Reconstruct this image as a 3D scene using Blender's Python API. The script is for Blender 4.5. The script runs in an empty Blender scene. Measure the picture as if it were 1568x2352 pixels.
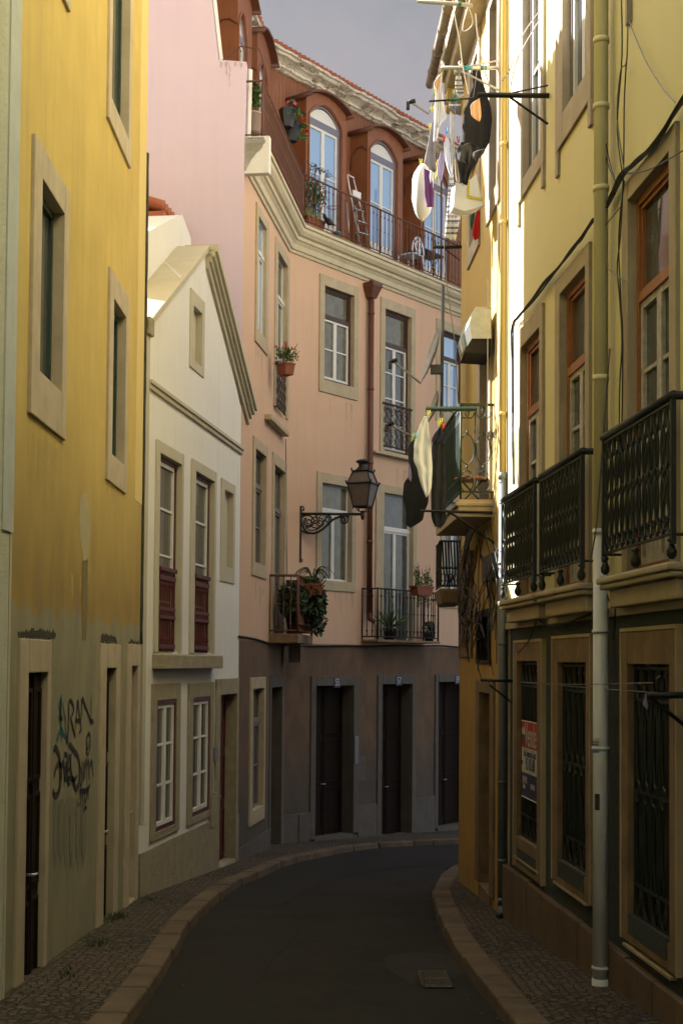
import bpy, math, random
from mathutils import Vector, Matrix, noise
from mathutils.geometry import tessellate_polygon
C = bpy.context.scene.collection
R = math.radians
# ------------------------------------------------------------------ camera
FPX, W0, H0 = 3200.0, 1568.0, 2352.0
TILT, ROLL, HORIZON = R(2.2), R(0.45), 1520.0
CAM = Vector((0, 0, 1.8))
SH = (HORIZON - H0/2)/FPX - math.tan(TILT)
RM = Matrix.Rotation(math.pi/2 + TILT, 3, 'X') @ Matrix.Rotation(ROLL, 3, 'Z')
cd = bpy.data.cameras.new('camera')
cam = bpy.data.objects.new('camera', cd); C.objects.link(cam)
cam.location = CAM; cam.rotation_euler = RM.to_euler()
cd.sensor_fit = 'HORIZONTAL'; cd.sensor_width = 36; cd.lens = FPX/W0*36
cd.shift_y = SH*FPX/W0; cd.clip_start = .1; cd.clip_end = 2000
bpy.context.scene.camera = cam
# ------------------------------------------------------------------ sky, sun, exposure
SUN_EL = 37.5
SUN_DIR = Vector((-.86, .51, 0)).normalized()*math.cos(R(SUN_EL)) + Vector((0, 0, math.sin(R(SUN_EL))))   # towards the sun
world = bpy.data.worlds.new('World'); bpy.context.scene.world = world
world.use_nodes = True
nt = world.node_tree; nt.nodes.clear()
sky = nt.nodes.new('ShaderNodeTexSky'); sky.sky_type = 'NISHITA'; sky.sun_disc = False
sky.sun_elevation = R(SUN_EL); sky.sun_rotation = math.atan2(SUN_DIR.x, SUN_DIR.y) % (2*math.pi)
sky.dust_density = 2.5; sky.ozone_density = .8
hs = nt.nodes.new('ShaderNodeHueSaturation'); hs.inputs['Saturation'].default_value = .42
bg = nt.nodes.new('ShaderNodeBackground'); bg.inputs[1].default_value = .072
wo = nt.nodes.new('ShaderNodeOutputWorld')
nt.links.new(sky.outputs[0], hs.inputs['Color']); nt.links.new(hs.outputs[0], bg.inputs[0]); nt.links.new(bg.outputs[0], wo.inputs[0])
sl = bpy.data.lights.new('sun', 'SUN'); sl.energy = 5.0; sl.angle = R(.5); sl.color = (1, .975, .93)
so = bpy.data.objects.new('sun', sl); C.objects.link(so)
so.rotation_euler = SUN_DIR.to_track_quat('Z', 'Y').to_euler(); so.location = (-30, 30, 40)
vs = bpy.context.scene.view_settings
vs.view_transform = 'Standard'; vs.look = 'None'; vs.gamma = 1; vs.exposure = 1.9
cy = bpy.context.scene.cycles
cy.max_bounces = 8; cy.blur_glossy = .25; cy.diffuse_bounces = 2; cy.glossy_bounces = 3

def ray(px, py):
    return (RM @ Vector(((px-W0/2)/FPX, (H0/2-py)/FPX + SH, -1))).normalized()
def at(px, py, Y):
    d = ray(px, py); return CAM + d*(Y/d.y)
def gz(Y): return -.064*max(-40, min(60, Y))
def ground(px, py, h=0):
    d = ray(px, py)
    t = -(CAM.z-h)/(d.z + .064*d.y); return CAM + d*t

# ------------------------------------------------------------------ materials
def mat(name, col, rough=.75, col2=None, scale=3., amt=.5, streak=0., scol=None, bump=0., bscale=60., metal=0., ior=None, spec=None, ramp=None, detail=6):
    m = bpy.data.materials.new(name); m.use_nodes = True
    n = m.node_tree.nodes; l = m.node_tree.links; b = n['Principled BSDF']
    b.inputs['Base Color'].default_value = (*col, 1); b.inputs['Roughness'].default_value = rough
    b.inputs['Metallic'].default_value = metal
    if ior: b.inputs['IOR'].default_value = ior
    if spec is not None: b.inputs['Specular IOR Level'].default_value = spec
    geo = n.new('ShaderNodeNewGeometry'); out = None
    def noise_(sc, vec=(1, 1, 1), det=detail, ro=.6):
        mp = n.new('ShaderNodeMapping'); mp.inputs['Scale'].default_value = vec
        l.new(geo.outputs['Position'], mp.inputs['Vector'])
        t = n.new('ShaderNodeTexNoise'); t.inputs['Scale'].default_value = sc; t.inputs['Detail'].default_value = det; t.inputs['Roughness'].default_value = ro
        l.new(mp.outputs[0], t.inputs['Vector']); return t.outputs['Fac']
    def ramp_(f, a, c_):
        r = n.new('ShaderNodeMapRange'); r.inputs[1].default_value = a; r.inputs[2].default_value = c_; l.new(f, r.inputs[0]); return r.outputs[0]
    def mix_(f, A, B, fac=1.):
        mx = n.new('ShaderNodeMix'); mx.data_type = 'RGBA'
        if fac != 1.:
            mu = n.new('ShaderNodeMath'); mu.operation = 'MULTIPLY'; mu.inputs[1].default_value = fac; l.new(f, mu.inputs[0]); f = mu.outputs[0]
        l.new(f, mx.inputs[0])
        for s, v in ((6, A), (7, B)):
            if isinstance(v, tuple): mx.inputs[s].default_value = (*v, 1)
            else: l.new(v, mx.inputs[s])
        return mx.outputs[2]
    cur = col
    if col2:
        cur = mix_(ramp_(noise_(scale), .35, .7), cur, col2, amt); out = cur
    if streak:
        cur = mix_(ramp_(noise_(2.2, (3, 3, .22), 8, .65), .48, .75), cur, scol or tuple(c*.45 for c in col), streak); out = cur
    m['n'] = 0
    if ramp:   # list of (z level, softness, noise amp, noise scale, colour, colour2) : below the level this coat shows
        for (zl, soft, amp, nsc, c1, c2) in ramp:
            sx = n.new('ShaderNodeSeparateXYZ'); l.new(geo.outputs['Position'], sx.inputs[0])
            f = noise_(nsc, (1, 1, .45))
            mm = n.new('ShaderNodeMath'); mm.operation = 'MULTIPLY_ADD'; mm.inputs[1].default_value = -amp*2; l.new(f, mm.inputs[0]); l.new(sx.outputs[2], mm.inputs[2])
            below = ramp_(mm.outputs[0], zl-amp+soft, zl-amp-soft)
            cc = mix_(ramp_(noise_(3.1, (1, 1, .6)), .35, .65), c1, c2)
            if isinstance(cur, tuple) and out is None: pass
            cur = mix_(below, cur, cc); out = cur
    if out is not None: l.new(out, b.inputs['Base Color'])
    if bump:
        bp = n.new('ShaderNodeBump'); bp.inputs['Strength'].default_value = min(1, bump); bp.inputs['Distance'].default_value = .02
        l.new(noise_(bscale, det=4), bp.inputs['Height']); l.new(bp.outputs[0], b.inputs['Normal'])
    return m
def cobbles(name):
    m = mat(name, (.2, .17, .13), .95); n = m.node_tree.nodes; l = m.node_tree.links; b = n['Principled BSDF']
    geo = n.new('ShaderNodeNewGeometry'); mp = n.new('ShaderNodeMapping'); mp.inputs['Scale'].default_value = (1, .8, .3)
    l.new(geo.outputs['Position'], mp.inputs['Vector'])
    v = n.new('ShaderNodeTexVoronoi'); v.feature = 'DISTANCE_TO_EDGE'; v.inputs['Scale'].default_value = 15; v.inputs['Randomness'].default_value = .55
    v2 = n.new('ShaderNodeTexVoronoi'); v2.inputs['Scale'].default_value = 15; v2.inputs['Randomness'].default_value = .55
    l.new(mp.outputs[0], v.inputs['Vector']); l.new(mp.outputs[0], v2.inputs['Vector'])
    r = n.new('ShaderNodeMapRange'); r.inputs[1].default_value = .02; r.inputs[2].default_value = .12; l.new(v.outputs['Distance'], r.inputs[0])
    hv = n.new('ShaderNodeSeparateColor'); l.new(v2.outputs['Color'], hv.inputs[0])
    m1 = n.new('ShaderNodeMix'); m1.data_type = 'RGBA'; m1.inputs[6].default_value = (.07, .053, .037, 1); m1.inputs[7].default_value = (.14, .105, .07, 1); l.new(hv.outputs[0], m1.inputs[0])
    m2 = n.new('ShaderNodeMix'); m2.data_type = 'RGBA'; m2.inputs[6].default_value = (.03, .025, .017, 1); l.new(m1.outputs[2], m2.inputs[7]); l.new(r.outputs[0], m2.inputs[0])
    l.new(m2.outputs[2], b.inputs['Base Color'])
    bp = n.new('ShaderNodeBump'); bp.inputs['Strength'].default_value = .9; bp.inputs['Distance'].default_value = .03; l.new(r.outputs[0], bp.inputs['Height']); l.new(bp.outputs[0], b.inputs['Normal'])
    return m
def cracked(name, col, dark):
    m = mat(name, col, .85, tuple(c*.72 for c in col), 4, .7, bump=.6, bscale=25); n = m.node_tree.nodes; l = m.node_tree.links; b = n['Principled BSDF']
    old = b.inputs['Base Color'].links[0].from_socket
    geo = n.new('ShaderNodeNewGeometry')
    nz = n.new('ShaderNodeTexNoise'); nz.inputs['Scale'].default_value = 3; l.new(geo.outputs['Position'], nz.inputs['Vector'])
    ad = n.new('ShaderNodeMix'); ad.data_type = 'RGBA'; ad.blend_type = 'ADD'; ad.inputs[0].default_value = .6; l.new(geo.outputs['Position'], ad.inputs[6]); l.new(nz.outputs['Color'], ad.inputs[7])
    v = n.new('ShaderNodeTexVoronoi'); v.feature = 'DISTANCE_TO_EDGE'; v.inputs['Scale'].default_value = 3.2; l.new(ad.outputs[2], v.inputs['Vector'])
    r = n.new('ShaderNodeMapRange'); r.inputs[1].default_value = .012; r.inputs[2].default_value = .035; l.new(v.outputs['Distance'], r.inputs[0])
    mx = n.new('ShaderNodeMix'); mx.data_type = 'RGBA'; mx.inputs[6].default_value = (*dark, 1); l.new(old, mx.inputs[7]); l.new(r.outputs[0], mx.inputs[0])
    l.new(mx.outputs[2], b.inputs['Base Color']); return m
K = {}
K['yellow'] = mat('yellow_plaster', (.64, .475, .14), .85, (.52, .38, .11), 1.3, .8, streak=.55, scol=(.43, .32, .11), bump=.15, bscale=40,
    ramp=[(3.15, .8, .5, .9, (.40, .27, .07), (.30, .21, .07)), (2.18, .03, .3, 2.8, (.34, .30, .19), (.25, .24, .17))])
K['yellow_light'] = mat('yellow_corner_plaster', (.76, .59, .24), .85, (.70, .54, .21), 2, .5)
K['rough'] = mat('roughcast_cream', (.60, .60, .48), .95, (.48, .49, .38), 5, .6, streak=.3, bump=1, bscale=45)
K['bluegrey'] = mat('blue_grey_paint', (.50, .54, .52), .7, (.38, .41, .39), 5, .6)
K['white'] = mat('white_lime_plaster', (.82, .80, .75), .85, (.76, .73, .67), 1.6, .6, streak=.16, scol=(.5, .46, .36), bump=.1)
K['trim'] = mat('beige_trim_plaster', (.56, .51, .39), .85, (.48, .43, .32), 4, .6, bump=.2)
K['roughtrim'] = mat('pitted_beige_stone', (.40, .345, .235), .95, (.27, .23, .155), 7, .7, bump=.9, bscale=28)
K['pink'] = mat('pink_plaster', (.74, .60, .73), .85, (.69, .56, .685), 1.2, .6, streak=.1, scol=(.5, .36, .36), bump=.08)
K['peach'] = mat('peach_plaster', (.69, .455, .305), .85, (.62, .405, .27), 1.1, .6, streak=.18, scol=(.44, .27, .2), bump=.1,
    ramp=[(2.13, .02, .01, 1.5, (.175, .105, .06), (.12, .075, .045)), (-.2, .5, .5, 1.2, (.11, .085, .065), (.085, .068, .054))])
K['stone'] = mat('limestone', (.52, .43, .28), .8, (.40, .32, .2), 5, .7, streak=.25, scol=(.27, .2, .12), bump=.35, bscale=30)
K['stone_pale'] = mat('pale_limestone', (.56, .47, .34), .8, (.40, .33, .235), 3.5, .8, streak=.35, scol=(.34, .28, .2), bump=.2)
K['stone_dark'] = mat('weathered_limestone', (.28, .185, .10), .85, (.13, .085, .05), 4, .8, streak=.5, scol=(.12, .08, .05), bump=.5, bscale=25)
K['plinth'] = mat('brown_stone_plinth', (.17, .112, .068), .85, (.10, .062, .04), 2.5, .8, streak=.55, scol=(.10, .07, .05), bump=.5, bscale=22)
K['grey_stone'] = mat('grey_marble_plinth', (.13, .11, .09), .85, (.085, .075, .062), 4, .7, streak=.4, bump=.2)
K['cornice'] = mat('cream_cornice', (.64, .56, .38), .8, (.52, .45, .30), 3, .6, streak=.2, scol=(.3, .25, .17), bump=.3)
K['broken'] = cracked('broken_plaster_cornice', (.80, .73, .60), (.30, .22, .15))
K['sheet'] = mat('brown_corrugated_sheet', (.29, .105, .04), .55, (.20, .07, .026), 2.5, .7, streak=.4, scol=(.14, .04, .02))
K['rust'] = mat('brown_metal', (.14, .052, .026), .6, (.09, .034, .018), 6, .6)
K['pipe_brown'] = mat('brown_painted_downpipe', (.13, .045, .02), .5, (.09, .032, .015), 5, .6)
K['tile'] = mat('terracotta_roof_tile', (.40, .125, .06), .8, (.34, .1, .05), 8, .7)
K['grey_wall'] = mat('grey_lilac_plaster', (.52, .57, .62), .9, (.66, .645, .675), .12, 1., bump=.1, detail=5)
K['pale_yellow'] = mat('pale_yellow_plaster', (.86, .77, .40), .8, (.82, .73, .40), 1.2, .6, streak=.10, scol=(.7, .6, .3), bump=.08)
K['moulding'] = mat('cream_band_plaster', (.46, .38, .23), .85, (.32, .25, .15), 4, .6, streak=.2)
K['roughgrey'] = mat('dark_grey_green_roughcast', (.06, .073, .066), .95, (.036, .045, .042), 20, .8, bump=1, bscale=55)
K['ochre'] = mat('ochre_plaster', (.66, .46, .15), .85, (.58, .40, .13), 1.5, .6, streak=.3, scol=(.42, .3, .1), bump=.1,
    ramp=[(2.9, .5, .3, 1.2, (.50, .30, .07), (.42, .25, .06))])
K['white_paint'] = mat('white_painted_wood', (.78, .76, .70), .5, (.68, .65, .6), 9, .5)
K['old_white'] = mat('peeling_white_paint', (.66, .62, .52), .6, (.34, .27, .2), 14, .8, bump=.5)
K['orange_wood'] = mat('orange_brown_wood', (.42, .155, .04), .5, (.24, .08, .03), 9, .7)
K['brown_wood'] = mat('dark_brown_wood', (.075, .035, .022), .5, (.045, .02, .015), 6, .6)
K['grey_wood'] = mat('grey_brown_paint', (.22, .18, .17), .6, (.16, .13, .13), 6, .6)
K['red_wood'] = mat('oxblood_paint', (.10, .014, .011), .5, (.07, .01, .008), 9, .5)
K['blue_wood'] = mat('slate_blue_paint', (.19, .18, .23), .5)
K['green_frame'] = mat('dark_green_frame', (.02, .045, .04), .4)
K['iron'] = mat('green_black_cast_iron', (.006, .012, .010), .6, (.012, .018, .015), 12, .5)
K['black_iron'] = mat('black_iron', (.012, .012, .013), .5)
K['green_iron'] = mat('dark_green_iron', (.012, .036, .022), .6, (.02, .045, .025), 9, .5)
K['grey_metal'] = mat('grey_pipe_metal', (.19, .20, .21), .5, (.13, .135, .14), 6, .6)
K['galv'] = mat('galvanised_sheet', (.42, .44, .41), .38, (.3, .32, .29), 14, .7, metal=.75)
K['alu'] = mat('aluminium', (.55, .55, .55), .35, metal=.7)
K['white_pipe'] = mat('white_plastic_pipe', (.74, .74, .74), .45, (.62, .62, .62), 4, .5)
K['glass'] = mat('window_glass', (.035, .04, .045), .04, ior=2.1)
K['glass_curtain'] = mat('glass_over_curtain', (.17, .16, .105), .06, (.07, .065, .045), 6, .7, ior=1.5)
K['glass_pale'] = mat('glass_over_grey_curtain', (.10, .105, .095), .06, (.04, .042, .04), 5, .7, ior=1.55)
K['glass_sky'] = mat('glass_painted_sky_blue', (.22, .38, .62), .04, ior=2.4)  # blue of the reflected sky is put into the base colour
K['white_panel'] = mat('white_panel', (.76, .73, .65), .5)
K['dark'] = mat('dark_interior', (.012, .011, .011), .8)
K['door_dark'] = mat('dark_door_paint', (.016, .009, .006), .75, (.028, .014, .009), 8, .5, spec=.15)
K['asphalt'] = mat('asphalt', (.021, .0195, .018), .95, (.009, .0085, .0085), 1.2, .9, streak=.5, scol=(.034, .031, .028), bump=1, bscale=70)
K['asphalt_dark'] = mat('dark_asphalt_patch', (.010, .0095, .0095), .9, (.014, .013, .013), 3, .8, bump=.6, bscale=120)
K['asphalt_light'] = mat('worn_asphalt_patch', (.036, .033, .03), .95, (.02, .019, .018), 4, .8, bump=.8, bscale=60)
K['grate_iron'] = mat('worn_iron', (.07, .055, .042), .6, (.03, .025, .02), 20, .7)
K['cobble'] = cobbles('limestone_cobbles')
K['kerb'] = mat('kerb_stone', (.17, .12, .075), .9, (.07, .05, .034), 2.2, .9, bump=.5, bscale=22)
K['cable'] = mat('black_cable', (.015, .015, .016), .5)
K['cable_grey'] = mat('grey_cable', (.16, .15, .14), .5)
K['rope'] = mat('pale_rope', (.5, .46, .4), .8)
K['leaf'] = mat('green_leaves', (.06, .13, .025), .6, (.11, .18, .03), 12, .8)
K['leaf_dark'] = mat('dark_green_leaves', (.025, .05, .015), .6, (.045, .075, .02), 10, .8)
K['leaf_yellow'] = mat('yellow_green_grass', (.28, .33, .05), .6, (.16, .22, .04), 10, .8)
K['stem'] = mat('brown_stem', (.08, .05, .03), .8)
K['red_petal'] = mat('red_petals', (.7, .02, .015), .5)
K['orange_petal'] = mat('orange_red_petals', (.75, .08, .02), .5)
K['pink_petal'] = mat('pink_petals', (.75, .12, .35), .5)
K['terracotta'] = mat('terracotta_pot', (.27, .085, .04), .8, (.2, .065, .03), 8, .6)
K['pot_black'] = mat('black_plastic_pot', (.022, .026, .03), .4)
K['pot_pink'] = mat('pale_pink_pot', (.52, .4, .34), .7)
K['frost'] = mat('frosted_lamp_glass', (.17, .135, .115), .25, (.12, .095, .08), 6, .6)
K['dish'] = mat('grey_dish_paint', (.42, .43, .44), .4, (.32, .33, .34), 6, .5)
K['tape_teal'] = mat('teal_tape', (.05, .32, .4), .5)
K['tape_green'] = mat('green_tape', (.03, .2, .1), .5)
def cloth_mat(name, c, c2=None, sc=20): return mat(name, c, .9, c2, sc, .6, bump=.25, bscale=120)
K['c_white'] = cloth_mat('white_cotton', (.80, .84, .92)); K['c_cream'] = cloth_mat('cream_cotton', (.80, .79, .76))
K['c_grey'] = cloth_mat('grey_cotton', (.24, .22, .23)); K['c_black'] = cloth_mat('black_quilt', (.022, .022, .028))
K['c_char'] = cloth_mat('charcoal_cotton', (.017, .019, .027)); K['c_navy'] = cloth_mat('navy_cotton', (.012, .016, .04))
K['c_purple'] = cloth_mat('purple_cotton', (.13, .04, .22)); K['c_lilac'] = cloth_mat('lilac_print', (.42, .36, .5), (.3, .2, .3), 30)
K['c_yellow'] = cloth_mat('yellow_cotton', (.62, .55, .05)); K['c_peach'] = cloth_mat('peach_cotton', (.75, .45, .3))
K['c_tan'] = cloth_mat('tan_cotton', (.5, .38, .24)); K['c_red'] = cloth_mat('red_cotton', (.5, .01, .01)); K['c_green'] = cloth_mat('green_cotton', (.02, .12, .08))
K['c_stripe_c'] = cloth_mat('dark_grey_jersey', (.05, .048, .06)); K['c_stripe_d'] = cloth_mat('slate_stripe', (.2, .2, .25)); K['plastic_white'] = mat('white_plastic', (.76, .82, .92), .5)
K['spray'] = mat('black_spray_paint', (.02, .018, .02), .6); K['spray_teal'] = mat('teal_spray_paint', (.02, .16, .17), .6)
K['patch'] = mat('pale_plaster_patch', (.48, .42, .25), .9, (.40, .34, .19), 6, .7)
K['yellow_stain'] = mat('olive_rain_stain', (.50, .38, .13), .9, (.42, .31, .10), 10, .7)
K['peach_stain'] = mat('brown_rain_stain', (.56, .37, .25), .9, (.48, .31, .21), 10, .7)
K['old_gutter'] = mat('mottled_old_gutter', (.34, .29, .22), .8, (.16, .10, .06), 9, .8)
K['pink_stain'] = mat('greyish_wall_stain', (.56, .45, .48), .9, (.44, .36, .38), 12, .7)
K['overpaint'] = mat('grey_overpaint', (.20, .20, .14), .9, (.24, .22, .15), 4, .7)
K['stain'] = mat('dark_damp_stain', (.24, .185, .08), .95, (.17, .13, .06), 9, .6)
K['mould'] = mat('black_mould', (.03, .03, .02), .95, (.09, .08, .05), 14, .7, bump=.6)
K['s_red'] = mat('sign_red', (.42, .012, .01), .5); K['s_white'] = mat('sign_white', (.6, .58, .5), .5); K['s_navy'] = mat('sign_navy', (.03, .03, .09), .5)
K['s_blue'] = mat('sticker_blue', (.03, .2, .5), .5)

# ------------------------------------------------------------------ objects
ROOT = {}
def tag(o, label=None, cat=None, group=None, kind=None):
    if label: o['label'] = label
    if cat: o['category'] = cat
    if group: o['group'] = group
    if kind: o['kind'] = kind
    return o
def thing(name, loc, label, cat, group=None):
    o = bpy.data.objects.new(name, None); C.objects.link(o); o.location = loc; o.empty_display_size = .2
    ROOT[o.name] = Vector(loc); return tag(o, label, cat, group)
class MB:
    def __init__(s): s.v = []; s.f = []; s.sm = []
    def add(s, vs, fs, smooth=False):
        b = len(s.v); s.v += [Vector(v) for v in vs]; s.f += [tuple(b+i for i in f) for f in fs]; s.sm += [smooth]*len(fs)
    def hexa(s, p):   # 8 points: bottom 4 ccw, top 4
        s.add(p, [(3, 2, 1, 0), (4, 5, 6, 7), (0, 1, 5, 4), (1, 2, 6, 5), (2, 3, 7, 6), (3, 0, 4, 7)])
    def box(s, fc, u0, u1, z0, z1, d0, d1):
        s.hexa([fc.P(u0, z0, d1), fc.P(u1, z0, d1), fc.P(u1, z0, d0), fc.P(u0, z0, d0), fc.P(u0, z1, d1), fc.P(u1, z1, d1), fc.P(u1, z1, d0), fc.P(u0, z1, d0)])
    def wbox(s, x0, x1, y0, y1, z0, z1):
        s.hexa([(x0, y0, z0), (x1, y0, z0), (x1, y1, z0), (x0, y1, z0), (x0, y0, z1), (x1, y0, z1), (x1, y1, z1), (x0, y1, z1)])
    def tube(s, pts, r, n=6, caps=True):
        pts = [Vector(p) for p in pts]
        rs = r if isinstance(r, (list, tuple)) else [r]*len(pts)
        rings = []; up = None
        for i, p in enumerate(pts):
            t = (pts[min(i+1, len(pts)-1)] - pts[max(i-1, 0)])
            if t.length < 1e-9: t = Vector((0, 0, 1))
            t.normalize()
            if up is None:
                up = t.cross(Vector((0, 0, 1))); 
                if up.length < .05: up = t.cross(Vector((1, 0, 0)))
            up = (up - t*up.dot(t)); up.normalize(); w = t.cross(up)
            rings.append([p + (up*math.cos(2*math.pi*k/n) + w*math.sin(2*math.pi*k/n))*rs[i] for k in range(n)])
        vs = [v for rg in rings for v in rg]; fs = []
        for i in range(len(pts)-1):
            for k in range(n): fs.append((i*n+k, i*n+(k+1) % n, (i+1)*n+(k+1) % n, (i+1)*n+k))
        if caps: fs += [tuple(range(n))[::-1], tuple((len(pts)-1)*n+k for k in range(n))]
        s.add(vs, fs, n > 4)
    def bar(s, a, b, w, h=None):   # rectangular bar
        s.tube([a, b], (h or w)*.7, 4)
    def prism(s, poly, ext):     # planar polygon (3d points) extruded by vector
        n = len(poly); ext = Vector(ext); p = [Vector(q) for q in poly]
        tr = tessellate_polygon([p]); vs = p + [q+ext for q in p]
        fs = [tuple(t) for t in tr] + [tuple(i+n for i in t)[::-1] for t in tr] + [(i, (i+1) % n, (i+1) % n+n, i+n) for i in range(n)]
        s.add(vs, fs)
    def lathe(s, c, prof, n=16, ax=None):
        c = Vector(c); rings = []
        for (r, z) in prof:
            rings.append([c + Vector((r*math.cos(2*math.pi*k/n), r*math.sin(2*math.pi*k/n), z)) for k in range(n)])
        vs = [v for g in rings for v in g]; fs = []
        for i in range(len(prof)-1):
            for k in range(n): fs.append((i*n+k, i*n+(k+1) % n, (i+1)*n+(k+1) % n, (i+1)*n+k))
        fs += [tuple(range(n))[::-1], tuple((len(prof)-1)*n+k for k in range(n))]
        s.add(vs, fs, n > 6)
    def leaves(s, c, rad, n, size, rnd, el=1.6):
        c = Vector(c)
        for _ in range(n):
            while True:
                q = Vector((rnd.uniform(-1, 1), rnd.uniform(-1, 1), rnd.uniform(-1, 1)))
                if q.length <= 1: break
            p = c + Vector((q.x*rad[0], q.y*rad[1], q.z*rad[2]))
            a = Vector((rnd.uniform(-1, 1), rnd.uniform(-1, 1), rnd.uniform(-.6, 1))).normalized(); b = a.cross(Vector((rnd.uniform(-1, 1), rnd.uniform(-1, 1), rnd.uniform(-1, 1)))).normalized()
            z = size*rnd.uniform(.6, 1.3)
            s.add([p-a*z*el*.5, p+b*z*.4, p+a*z*el*.5, p-b*z*.4], [(0, 1, 2, 3)])
    def build(s, name, m, parent=None, bevel=0, label=None):
        L = Vector((0, 0, 0))
        if parent is not None: L = ROOT[parent.name]
        elif s.v:
            xs = [v.x for v in s.v]; ys = [v.y for v in s.v]; L = Vector(((min(xs)+max(xs))/2, (min(ys)+max(ys))/2, min(v.z for v in s.v)))
        me = bpy.data.meshes.new(name); me.from_pydata([v-L for v in s.v], [], s.f); me.update()
        me.polygons.foreach_set('use_smooth', s.sm)
        me.materials.append(K[m] if isinstance(m, str) else m)
        o = bpy.data.objects.new(name, me); C.objects.link(o)
        if parent is None: o.location = L
        else: o.parent = parent
        ROOT[o.name] = L
        if bevel:
            b = o.modifiers.new('bevel', 'BEVEL'); b.width = bevel; b.segments = 2; b.limit_method = 'ANGLE'
        if label: o['label'] = label
        return o
class Fac:   # a vertical facade plane through two plan points; nsign chooses the street side
    def __init__(s, x0, y0, dx, dy, side):
        s.o = Vector((x0, y0, 0)); s.d = Vector((dx, dy, 0)).normalized()
        s.n = Vector((s.d.y, -s.d.x, 0))*side; s.holes = []
    def P(s, u, z, d=0): return s.o + s.d*u + s.n*d + Vector((0, 0, z))
    def uz(s, px, py, d=0):
        r = ray(px, py); o = s.o + s.n*d; t = (o-CAM).dot(s.n)/r.dot(s.n); p = CAM + r*t
        return (p-o).dot(s.d), p.z
    def pt(s, px, py, d=0):
        u, z = s.uz(px, py, d); return s.P(u, z, d)
    def rect(s, a, b, d=0):
        u0, z0 = s.uz(*a, d); u1, z1 = s.uz(*b, d)
        return min(u0, u1), max(u0, u1), min(z0, z1), max(z0, z1)
def wall(fc, house, outline, depth, m, name='wall', holes=None, d=0.):
    """front polygon (u,z list) with rectangular holes, closed back"""
    mb = MB(); hs_ = fc.holes if holes is None else holes
    ub0, ub1 = outline[0][0], outline[1][0]; zb = outline[0][1]; tops = sorted(outline[2:], key=lambda p: p[0])
    if tops[0][0] > ub0: tops.insert(0, (ub0, tops[0][1]))
    def top(u):
        for (x0, y0), (x1, y1) in zip(tops[:-1], tops[1:]):
            if x0 <= u <= x1: return y0 if x1 == x0 else y0+(y1-y0)*(u-x0)/(x1-x0)
        return tops[-1][1]
    US = sorted({ub0, ub1, *[p[0] for p in tops], *[v for h in hs_ for v in h[:2] if ub0 < v < ub1]})
    ZS = sorted({zb, max(p[1] for p in tops), *[v for h in hs_ for v in h[2:] if v > zb]})
    for x0, x1 in zip(US[:-1], US[1:]):
        if x1-x0 < 1e-6: continue
        for z0, z1 in zip(ZS[:-1], ZS[1:]):
            xm, zm = (x0+x1)/2, (z0+z1)/2
            if any(h[0] < xm < h[1] and h[2] < zm < h[3] for h in hs_): continue
            ta, tb_ = top(x0+1e-7), top(x1-1e-7); a1, b1 = min(z1, ta), min(z1, tb_)
            if a1 <= z0 and b1 <= z0: continue
            P = [(x0, z0), (x1, z0), (x1, max(z0, b1)), (x0, max(z0, a1))]
            mb.add([fc.P(u, z, d) for u, z in P], [(0, 1, 2, 3)])
    n = len(outline)
    vs = [fc.P(u, z, d) for u, z in outline] + [fc.P(u, z, -depth) for u, z in outline]
    mb.add(vs, [(i, (i+1) % n, (i+1) % n+n, i+n) for i in range(n)])
    tb = tessellate_polygon([[Vector((u, z, 0)) for u, z in outline]]); mb.add([fc.P(u, z, -depth) for u, z in outline], [tuple(t)[::-1] for t in tb])
    for (a, b, c, e) in hs_:
        q = [(a, c), (b, c), (b, e), (a, e)]; D = -.45
        vs = [fc.P(u, z, d) for u, z in q] + [fc.P(u, z, D) for u, z in q]
        mb.add(vs, [(i, (i+1) % 4, (i+1) % 4+4, i+4) for i in range(4)]+[(7, 6, 5, 4)])
    return mb.build(name, m, house)
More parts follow.
